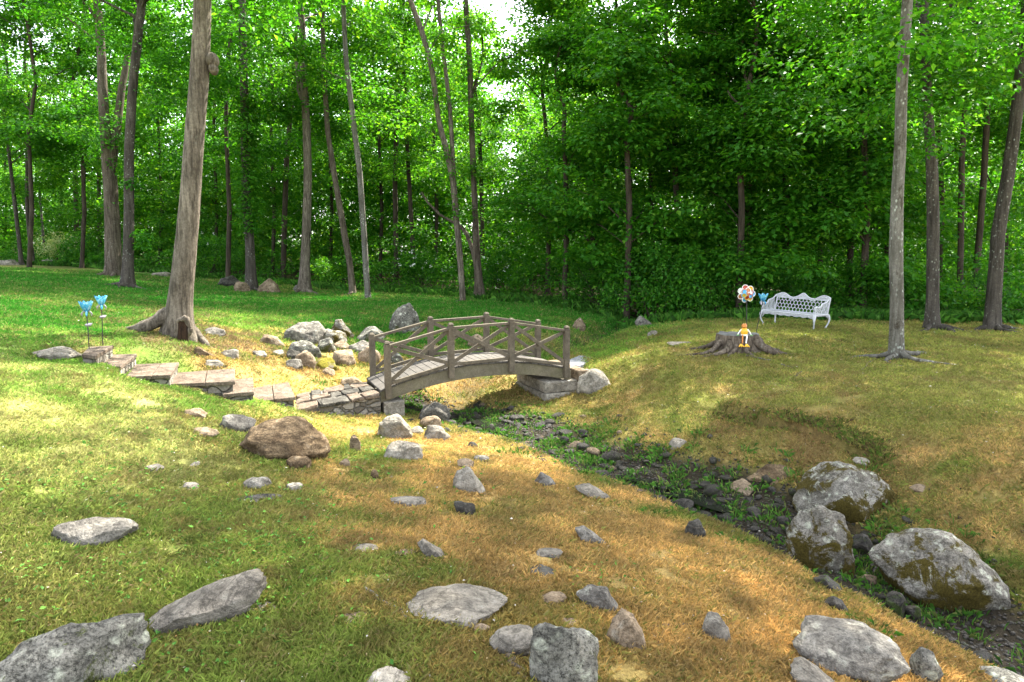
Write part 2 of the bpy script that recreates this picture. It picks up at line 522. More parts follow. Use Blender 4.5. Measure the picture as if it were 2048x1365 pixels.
def m_ground():
    t = NT('ground_soil_and_turf')
    a = t.n('Attribute', attribute_name='Col')
    tc = t.n('TexCoord'); v = tc.outputs['Object']
    f = t.noise(v, 60, 6, .8); g = t.noise(v, 9, 6, .7); e = t.noise(v, 1.3, 5, .6)
    c = t.mix(1.0, a.outputs['Color'], t.ramp(f, [(.3, .45), (.7, 1.35)]), 'MULTIPLY')
    c = t.mix(1.0, c, t.ramp(g, [(.3, .65), (.7, 1.25)]), 'MULTIPLY')
    c = t.mix(1.0, c, t.ramp(e, [(.3, .85), (.7, 1.12)]), 'MULTIPLY')
    nr = t.bump(g, .5, .05); nr = t.bump(f, .8, .02, nr)
    return t.done(c, .95, nr, 0, .1)


M['ground'] = m_ground()


def m_wall(name, c1, c2, scale=5.0, mort=(.12, .11, .095), sz=(1, 1, 1.8)):
    t = NT(name); tc = t.n('TexCoord'); mp = t.n('Mapping'); t.l(tc.outputs['Object'], mp.inputs['Vector']); mp.inputs['Scale'].default_value = sz
    ds = t.n('TexNoise', Scale=6.0, Detail=3.0); t.l(mp.outputs[0], ds.inputs['Vector'])
    ad = t.n('VectorMath', operation='MULTIPLY_ADD'); t.l(ds.outputs['Color'], ad.inputs[0]); ad.inputs[1].default_value = (.09, .09, .09); t.l(mp.outputs[0], ad.inputs[2])
    ve = t.n('TexVoronoi', Scale=scale, feature='DISTANCE_TO_EDGE'); t.l(ad.outputs[0], ve.inputs['Vector'])
    vc = t.n('TexVoronoi', Scale=scale); t.l(ad.outputs[0], vc.inputs['Vector'])
    bw = t.n('RGBToBW'); t.l(vc.outputs['Color'], bw.inputs[0])
    fine = t.noise(tc.outputs['Object'], 40, 5, .75)
    c = t.mix(t.ramp(bw.outputs[0], [(.2, 0.0), (.8, 1.0)]), c1, c2)
    c = t.mix(1.0, c, t.ramp(fine, [(.3, .6), (.7, 1.3)]), 'MULTIPLY')
    k = t.ramp(ve.outputs['Distance'], [(.02, 1.0), (.06, 0.0)])
    c = t.mix(k, c, mort)
    nr = t.bump(t.ramp(ve.outputs['Distance'], [(0.0, 0.0), (.10, 1.0)]), .9, .03); nr = t.bump(fine, .4, .01, nr)
    return t.done(c, .9, nr, 0, .2)


M['wall'] = m_wall('fieldstone_masonry', (.10, .085, .065), (.24, .215, .175), 6.5, (.085, .078, .065))
M['flags'] = m_wall('flagstone_paving', (.20, .185, .175), (.36, .34, .31), 4.2, (.13, .12, .10), (1, 1, 1))
M['slab'] = m_rock('bluestone_tread', (.21, .165, .135), (.26, .215, .18), (.42, .38, .34), .3, dark=.25)
M['bluestone'] = m_plain('bluestone_slab', (.14, .145, .16), .8, 0, .25, 12)
M['white'] = m_plain('white_painted_iron', (.43, .43, .45), .5, 0, .25, 60)
M['iron'] = m_plain('dark_iron', (.045, .04, .04), .5, .6)
M['greymetal'] = m_plain('grey_metal', (.28, .25, .26), .4, .5)


def m_glass(name, c1, c2, c3):
    t = NT(name); v = t.obj()
    c = t.ramp(t.noise(v, 16, 4, .6, 1.2), [(.3, c1), (.5, c2), (.68, c3)])
    tl = t.n('BsdfTranslucent'); t.l(c, tl.inputs['Color'])
    t.done(c, .12, None, 0, .6)
    mx = t.n('MixShader'); mx.inputs[0].default_value = .4
    t.l(t.b.outputs[0], mx.inputs[1]); t.l(tl.outputs[0], mx.inputs[2]); t.l(mx.outputs[0], t.out.inputs['Surface'])
    return t.m


M['blueglass'] = m_glass('blue_glass', (.02, .16, .50), (.10, .50, .68), (.55, .80, .82))
for nm, c in (('yellow', (.70, .38, .02)), ('orange', (.45, .16, .02)), ('red', (.42, .06, .03)), ('skyblue', (.10, .42, .72)), ('cream', (.75, .72, .66)), ('gold', (.62, .45, .06)), ('copper', (.50, .20, .08)), ('greenpaint', (.12, .35, .06))):
    M[nm] = m_plain('painted_' + nm, c, .35, 0, .2, 40)
M['hollow'] = m_bark('hollow_shade', (.018, .011, .007), (.07, .040, .023), 2.0, 0, 0)

# ------------------------------------------------------------------ ground colours
CLS = dict(tan=(.52, .345, .125), gold=(.52, .36, .12), olivetan=(.34, .26, .08), olive=(.225, .235, .048), green=(.18, .24, .044), lush=(.036, .185, .012),
           yg=(.155, .29, .036), straw=(.42, .41, .14), mix=(.215, .215, .055), dirt=(.17, .115, .06), brown=(.19, .12, .045), side=(.13, .19, .03))
CN = list(CLS); CV = np.array([CLS[k] for k in CN])
PT = {
    'lush': [(50, 560), (200, 572), (450, 600), (550, 610), (700, 610), (900, 615), (1050, 635), (1150, 620), (1250, 640), (100, 650), (250, 640), (30, 620), (700, 650), (880, 680), (1000, 655), (350, 600), (1000, 610), (780, 690)],
    'yg': [(60, 705), (250, 690), (330, 735), (500, 800), (100, 750), (280, 800), (450, 835), (520, 650), (1000, 700), (560, 820), (400, 800), (1220, 700), (300, 755)],  # yellow-green turf; a sunlit patch of the back lawn is painted in too
    'straw': [(30, 820), (150, 855), (250, 880), (100, 900), (340, 880), (220, 830), (20, 890)],
    'gold': [(620, 770), (560, 750), (700, 755), (520, 735), (660, 735), (470, 735)],
    'tan': [(650, 850), (720, 865), (680, 960), (850, 950), (950, 912), (1000, 960), (1100, 930), (1200, 1000), (900, 1050), (1100, 1050), (1300, 1060), (1400, 1100), (1500, 1150), (1600, 1215), (1300, 1150), (1500, 1250), (1350, 1300), (1450, 1350), (1700, 1280), (1850, 1300), (800, 1010), (720, 1060), (1250, 1260), (1600, 1300), (1000, 790), (1300, 880), (1400, 925), (1240, 830), (1950, 930), (2040, 985), (1850, 940), (900, 780), (1900, 1365), (1200, 1150), (1000, 1100)],
    'olivetan': [(760, 1150), (950, 1140), (1100, 1210), (850, 1290), (1100, 1330), (900, 1350), (1280, 1350), (1500, 890), (1700, 850), (2000, 900), (1180, 790), (1130, 755), (1900, 1000)],
    'olive': [(1300, 700), (1400, 760), (1500, 780), (1600, 720), (1700, 760), (1800, 800), (1900, 750), (2000, 720), (1600, 840), (1800, 860), (1900, 840), (2030, 850), (1250, 745), (1700, 660), (1950, 690), (1400, 690), (1350, 820), (1450, 660), (1600, 670), (1800, 690)],
    'green': [(50, 960), (150, 985), (250, 1020), (420, 1050), (550, 1085), (640, 1100), (500, 1040), (620, 1150), (590, 935), (450, 1135), (720, 915), (700, 1260), (600, 1300), (500, 1345), (760, 1320), (400, 1365), (650, 1200), (1050, 750)],
    'mix': [(50, 1080), (150, 1150), (250, 1180), (60, 1210), (350, 1100), (350, 1320), (600, 1000), (300, 950), (20, 1030), (450, 950), (150, 930), (300, 1230), (1850, 890), (2000, 780)],
    'dirt': [(490, 700), (440, 690), (395, 690), (540, 705), (420, 670), (330, 690)],
    'brown': [(1700, 895), (1650, 915), (1060, 790), (1780, 925), (1540, 850)],
    'side': [(1150, 855), (1250, 915), (1350, 955), (1450, 965), (1080, 828), (1900, 1030), (2030, 1055), (1820, 1000)],
}
_pp = []; _pc = []
for k, L in PT.items():
    for p in L:
        g = ground(*p); _pp.append(g[:2]); _pc.append(CN.index(k))
_pp = np.array(_pp); _pc = np.array(_pc)
_pu = uv(_pp[:, 0], _pp[:, 1])
_oh = np.eye(len(CN))[_pc]
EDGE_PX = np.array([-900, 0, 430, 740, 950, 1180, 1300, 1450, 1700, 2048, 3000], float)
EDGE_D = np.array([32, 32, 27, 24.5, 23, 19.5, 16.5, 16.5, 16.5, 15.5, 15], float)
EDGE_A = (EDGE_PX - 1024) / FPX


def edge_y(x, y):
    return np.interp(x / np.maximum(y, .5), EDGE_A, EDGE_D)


def weights(x, y):
    wx = x + 0.35 * fbm(x * .9, y * .9, 21, 3) * np.clip(y / 7, .4, 2)
    wy = y + 0.45 * fbm(x * .9 + 40, y * .9, 22, 3) * np.clip(y / 7, .4, 3)
    q = uv(wx, wy)
    r2 = ((q[:, None] - _pu[None]) ** 2).sum(-1) + 3e-4
    w = (1 / (r2 + .004) ** 1.6) @ _oh
    w /= w.sum(1, keepdims=True)
    nz = np.stack([fbm(x * 2.6 + 13 * i, y * 2.6 - 7 * i, 30 + i, 4) for i in range(len(CN))], 1)
    w = w * np.exp(3.2 * nz)
    return w / w.sum(1, keepdims=True)


def zone(x, y, n=30000):
    W_ = np.concatenate([weights(x[i:i + n], y[i:i + n]) for i in range(0, len(x), n)])
    m, m2 = creek_mask(x, y)
    sd_, fd_ = ledge(x, y); k_ = np.exp(-((sd_ + .06) / .05) ** 2) * fd_ * .7
    W_ = W_ * (1 - .35 * k_[:, None]); W_[:, CN.index('brown')] += .35 * k_
    m2 = np.maximum(m2, .5 * k_)
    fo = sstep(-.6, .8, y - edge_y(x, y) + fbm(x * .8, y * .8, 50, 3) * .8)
    return W_, m, m2, fo


def tens(lo, hi, a, b, st, grow=1.12):
    c = list(np.arange(a, b + 1e-6, st)); s = st
    while c[-1] < hi: s *= grow; c.append(c[-1] + s)
    s = st
    while c[0] > lo: s *= grow; c.insert(0, c[0] - s)
    return np.array(c)


gx = tens(-220, 220, -8, 8, .05); gy = tens(-25, 300, 1.6, 15, .05)
X, Y = np.meshgrid(gx, gy)
x, y = X.ravel(), Y.ravel()
z = H(x, y)
W_, cm, cm2, fo = zone(x, y)
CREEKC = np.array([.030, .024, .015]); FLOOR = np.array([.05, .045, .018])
gc = (W_ @ CV) * .68
gc = gc * (1 - cm[:, None]) + CREEKC * cm[:, None]
gc = gc * (1 - .6 * cm2[:, None]) + .6 * CREEKC * 1.5 * cm2[:, None]
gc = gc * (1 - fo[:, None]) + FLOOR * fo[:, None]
nx, ny = len(gx), len(gy)
i = np.arange(nx * ny).reshape(ny, nx)
F_ = np.stack([i[:-1, :-1], i[:-1, 1:], i[1:, 1:], i[1:, :-1]], -1).reshape(-1, 4)
gnd = link('ground', mesh_np('ground', np.stack([x, y, z], 1), F_, M['ground'], True, gc))
tag(gnd, 'sloping garden ground of lawn, dry tan turf and dark creek bed', 'ground', kind='structure')

QUADS = []
# grass blades: nobody could count them
rng = np.random.default_rng(4)


def blades(n, d0, d1, hscale=1.0, a0=-.95, a1=.95):
    az = rng.uniform(a0, a1, n); d = np.exp(rng.uniform(math.log(d0), math.log(d1), n))
    bx = az * d; by = d
    W_, m, m2, fo = zone(bx, by)
    thin = np.clip(fbm(bx * 4.2, by * 4.2, 84, 3) - .1, 0, .6) * 1.7 * (W_[:, CN.index('lush')] < .5)
    keep = (rng.random(n) > thin) & (rng.random(n) > m * 1.25) & (rng.random(n) > fo) & (rng.random(n) > .5 * m2)
    for (cx_, cy_, r0_, r1_, a_, b_) in FOOT:      # no grass grows through the stones
        near = np.abs(bx - cx_) + np.abs(by - cy_) < 1.6 * (a_ + b_)
        ii = np.nonzero(near)[0]
        if len(ii):
            p_ = bx[ii] - cx_; q_ = by[ii] - cy_
            u_ = (p_ * r0_ + q_ * r1_) / a_; w_ = (-p_ * r1_ + q_ * r0_) / b_
            keep[ii[u_ * u_ + w_ * w_ < (.62 if a_ > .09 else 1.0)]] = False
    for Q in QUADS:
        ins = np.ones(len(bx), bool); Q = np.array(Q); ar = sum(Q[i][0] * Q[(i + 1) % 4][1] - Q[(i + 1) % 4][0] * Q[i][1] for i in range(4))
        for i in range(4):
            e_ = Q[(i + 1) % 4] - Q[i]; ins &= ((by - Q[i][1]) * e_[0] - (bx - Q[i][0]) * e_[1]) * np.sign(ar) > 0
        keep &= ~ins
    bx, by, W_, d, m = bx[keep], by[keep], W_[keep], d[keep], m[keep]
    n = len(bx)
    cl = (W_.cumsum(1) > rng.random(n)[:, None]).argmax(1)
    col = .55 * CV[cl] + .45 * (W_ @ CV)
    pat = fbm(bx * 1.4, by * 1.4, 81, 3) + .8 * fbm(bx * 5.5, by * 5.5, 82, 3)
    lawn_ = (cl == CN.index('lush')) * .6
    col *= (rng.uniform(.55, 1.35, n) * np.clip(1.10 + .45 * pat * (1 - lawn_), .55, 1.7))[:, None]
    br_ = (np.clip(fbm(bx * 3.1, by * 3.1, 83, 3) - .14, 0, .5) * 1.4 * (W_[:, CN.index('lush')] < .4))[:, None]
    col = col * (1 - br_) + br_ * np.array([.22, .15, .06]) * rng.uniform(.5, 1.3, n)[:, None]
    dry = rng.random(n) < .10
    col[dry] = col[dry] * .4 + np.array([.34, .26, .12]) * .6
    grn = (rng.random(n) < .05)
    col[grn] = col[grn] * .4 + np.array([.08, .16, .02]) * .6
    hgt = np.array([{'lush': .045, 'green': .042, 'side': .045, 'yg': .038, 'tan': .034, 'gold': .026}.get(k, .032) for k in CN])[cl]
    h = hgt * rng.uniform(.5, 1.5, n) * hscale * np.clip(d / 8, 1, 1.6)
    w = .00078 * np.clip(d, 2, 40) ** 1.0 * rng.uniform(.7, 1.4, n)
    a = rng.uniform(0, 2 * math.pi, n); ln = rng.uniform(.2, 1.5, n)
    bz = H(bx, by)
    side = np.stack([np.cos(a), np.sin(a), 0 * a], 1); fwd = np.stack([-np.sin(a), np.cos(a), 0 * a], 1)
    p = np.stack([bx, by, bz - .004], 1)
    mid = p + fwd * (h * np.sin(ln) * .35)[:, None] + np.array([0, 0, 1]) * (h * (.62 - .12 * ln))[:, None]
    tip = p + fwd * (h * np.sin(ln))[:, None] + np.array([0, 0, 1]) * (h * np.cos(ln * .8))[:, None]
    hw = side * (w / 2)[:, None]
    v = np.stack([p - hw, p + hw, mid + hw * .7, tip, mid - hw * .7], 1)
    return v, col


# longer wet grass and weeds in and along the creek
def tufts(name, label, spots, per, h0, cols, spread=.12, wid=.005):
    V = []; C = []
    for (tx, ty) in spots:
        k = per
        a = rng.uniform(0, 6.283, k); r = np.abs(rng.normal(0, spread, k)); bx = tx + r * np.cos(a); by = ty + r * np.sin(a)
        h = h0 * rng.uniform(.4, 1.3, k); b = a + rng.normal(0, .6, k); ln = rng.uniform(.2, 1.2, k)
        p = np.stack([bx, by, H(bx, by) - .005], 1)
        sd = np.stack([-np.sin(b), np.cos(b), 0 * b], 1); fw = np.stack([np.cos(b), np.sin(b), 0 * b], 1)
        mid = p + fw * (h * np.sin(ln) * .35)[:, None] + np.array([0, 0, 1]) * (h * .6)[:, None]
        tip = p + fw * (h * np.sin(ln))[:, None] + np.array([0, 0, 1]) * (h * np.cos(ln))[:, None]
        hw = sd * wid * .5 * max(1, ty / 4)
        V.append(np.stack([p - hw, p + hw, mid + hw * .8, tip, mid - hw * .8], 1))
        if cols is None: cc = .6 * CV[(weights(bx, by).cumsum(1) > rng.random(k)[:, None]).argmax(1)] + .4 * weights(bx, by) @ CV; C.append(cc * rng.uniform(.6, 1.3, k)[:, None]); continue
        cc = np.array(cols)[rng.integers(0, len(cols), k)] * rng.uniform(.6, 1.3, k)[:, None]; C.append(cc)
    V = np.concatenate(V); C = np.concatenate(C); n = len(V)
    o = link(name, mesh_np(name, V.reshape(-1, 3), np.arange(n * 5).reshape(n, 5), M['blade'], False, np.repeat(C, 5, 0)))
    return tag(o, label, 'grass', kind='stuff')


cs = []
cl_ = np.concatenate([[0], np.cumsum(np.linalg.norm(np.diff(CREEK, axis=0), axis=1))])
for k in range(230):
    t = rng.uniform(0, cl_[-1]); bx = np.interp(t, cl_, CREEK[:, 0]); by = np.interp(t, cl_, CREEK[:, 1])
    cs.append((bx + rng.normal(0, .42), by + rng.normal(0, .42)))
lt = []
for k in range(60):
    t = rng.uniform(0, 3.99); i_ = int(t); p_ = LEDGE[i_] + (LEDGE[i_ + 1] - LEDGE[i_]) * (t - i_); lt.append((p_[0] + rng.normal(0, .06), p_[1] + rng.normal(0, .07)))
tufts('bank_grass', 'ragged olive grass hanging over the eroded lip of the far bank', lt, 45, .06, [(.13, .15, .03), (.20, .17, .05), (.09, .15, .02), (.10, .07, .03)], .08, .004)
tufts('creek_grass', 'lush green grass and weeds growing among the creek stones', cs, 40, .065, [(.07, .19, .02), (.10, .24, .03), (.05, .13, .02), (.16, .2, .05)], .09)

# ------------------------------------------------------------------ rocks
import bmesh
_ico = {}
FOOT = []


def ico(n):
    if n not in _ico:
        bm = bmesh.new(); bmesh.ops.create_icosphere(bm, subdivisions=n, radius=1)
        v = np.array([q.co[:] for q in bm.verts]); f = np.array([[q.index for q in p.verts] for p in bm.faces]); bm.free()
        _ico[n] = (v, f)
    return _ico[n]


def rock(mat, shape, label, cat='rock', name='rock', depth=.9, group=None, seed=None, sink=None, facets=9, lift=0.0, at=None, rough=1.5):
    """shape: list of outline pixels, or (x0, y0, x1, y1) box in the photograph"""
    P = np.array(shape, float)
    if P.ndim == 1:
        x0, y0, x1, y1 = P; out = None
        if 565 < x0 < 780 and 635 < y0 < 745: x0, x1, y0 = x0 - 3, x1 + 3, y0 - 3      # the pile is packed tight
    else:
        x0, y0 = P.min(0); x1, y1 = P.max(0); out = P
    seed = seed if seed is not None else int(x0 * 7 + y0 * 13)
    if sink is None: sink = .36 if cat == 'boulder' else .2
    rg = np.random.default_rng(seed)
    cx = (x0 + x1) / 2
    g = ground(cx, y1) if at is None else np.array(at)
    d0 = g[1]
    hw = (x1 - x0) / 2 / FPX * d0; hv = (y1 - y0) / 2 / FPX * d0
    al = math.atan2(CAMZ - g[2], d0); ca, sa = math.cos(al), math.sin(al)
    D = depth * hw; k = math.sqrt(1 - sink * sink)

    def vis(V, D): return math.sqrt((V * ca) ** 2 + (D * sa) ** 2) + sink * V * ca + k * D * sa
    while vis(0.06 * hw, D) > 2 * hv and D > .2 * hw: D *= .93
    lo, hi = .02 * hw, 6 * hv
    for _ in range(30):
        V = (lo + hi) / 2
        if vis(V, D) > 2 * hv: hi = V
        else: lo = V
    V = max(V, .05 * hw)
    sc = 1 + .5 * D * k / d0
    hw *= sc
    cdir = np.array([g[0], g[1]]) / math.hypot(g[0], g[1])
    C = np.array([g[0] + cdir[0] * D * k, g[1] + cdir[1] * D * k, g[2] + sink * V + lift])
    big = (x1 - x0) > 75
    d, f = ico(5 if big else 4)
    a, b, c_ = d[:, 0], d[:, 2], d[:, 1]
    th = np.arctan2(b, a); s = np.sqrt(a * a + b * b)
    if out is not None:
        o = (out - [(x0 + x1) / 2, (y0 + y1) / 2]) / [(x1 - x0) / 2, (y1 - y0) / 2]; o[:, 1] *= -1
        # dense closed outline, sampled by angle
        dn = np.concatenate([o[i] + (o[(i + 1) % len(o)] - o[i]) * np.linspace(0, 1, 14)[:-1, None] for i in range(len(o))])
        ta = np.arctan2(dn[:, 1], dn[:, 0]); rr = np.hypot(dn[:, 0], dn[:, 1])
        od = np.argsort(ta); ta, rr = ta[od], rr[od]
        rho = np.interp(th, np.concatenate([ta - 6.28318, ta, ta + 6.28318]), np.tile(rr, 3))
        low = sstep(-.15, -.6, np.sin(th))
        rho = rho * (1 - low) + np.maximum(rho, .95) * low
    else:
        ph = rg.uniform(0, 6.28, 4)
        rho = 1 + .08 * np.cos(2 * th + ph[0]) + .07 * np.cos(3 * th + ph[1]) + .05 * np.cos(5 * th + ph[2])
    bx_ = .56 if cat == 'boulder' else .66
    s2 = np.minimum(1, s * 1.0) ** bx_
    p = np.stack([rho * s2 * np.cos(th), np.sign(c_) * np.abs(c_) ** .75, rho * s2 * np.sin(th)], 1)
    for _ in range(facets):
        n = rg.normal(0, 1, 3); n[1] = -abs(n[1]) * 1.3 if rg.random() < .75 else n[1]
        if out is not None and abs(n[1]) < .7: n[1] = -.9
        n /= np.linalg.norm(n); of = rg.uniform(.68, .92)
        e = p @ n - of
        p = p - n * (np.maximum(e, 0) * .86)[:, None]
    off = Vector((seed % 97, seed % 31, seed % 53))
    for j in range(len(p)):
        q = Vector(p[j])
        r = 1 + rough * (.07 * mn.fractal(q * 1.6 + off, 1, 2, 3) + .022 * mn.fractal(q * 6 + off, .8, 2.1, 3) + (.010 * mn.noise(q * 22 + off) if big else 0))
        p[j] *= r
    right = np.array([cdir[1], -cdir[0]])
    FOOT.append((C[0], C[1], right[0], right[1], hw, D))
    w = np.stack([C[0] + right[0] * p[:, 0] * hw + cdir[0] * p[:, 1] * D, C[1] + right[1] * p[:, 0] * hw + cdir[1] * p[:, 1] * D, C[2] + p[:, 2] * V], 1)
    org = np.array([C[0], C[1], g[2]])
    me = mesh_np(name, w - org, f, M[mat], True)
    ob = link(name, me, None, org)
    tag(ob, label, cat, group)
    return ob


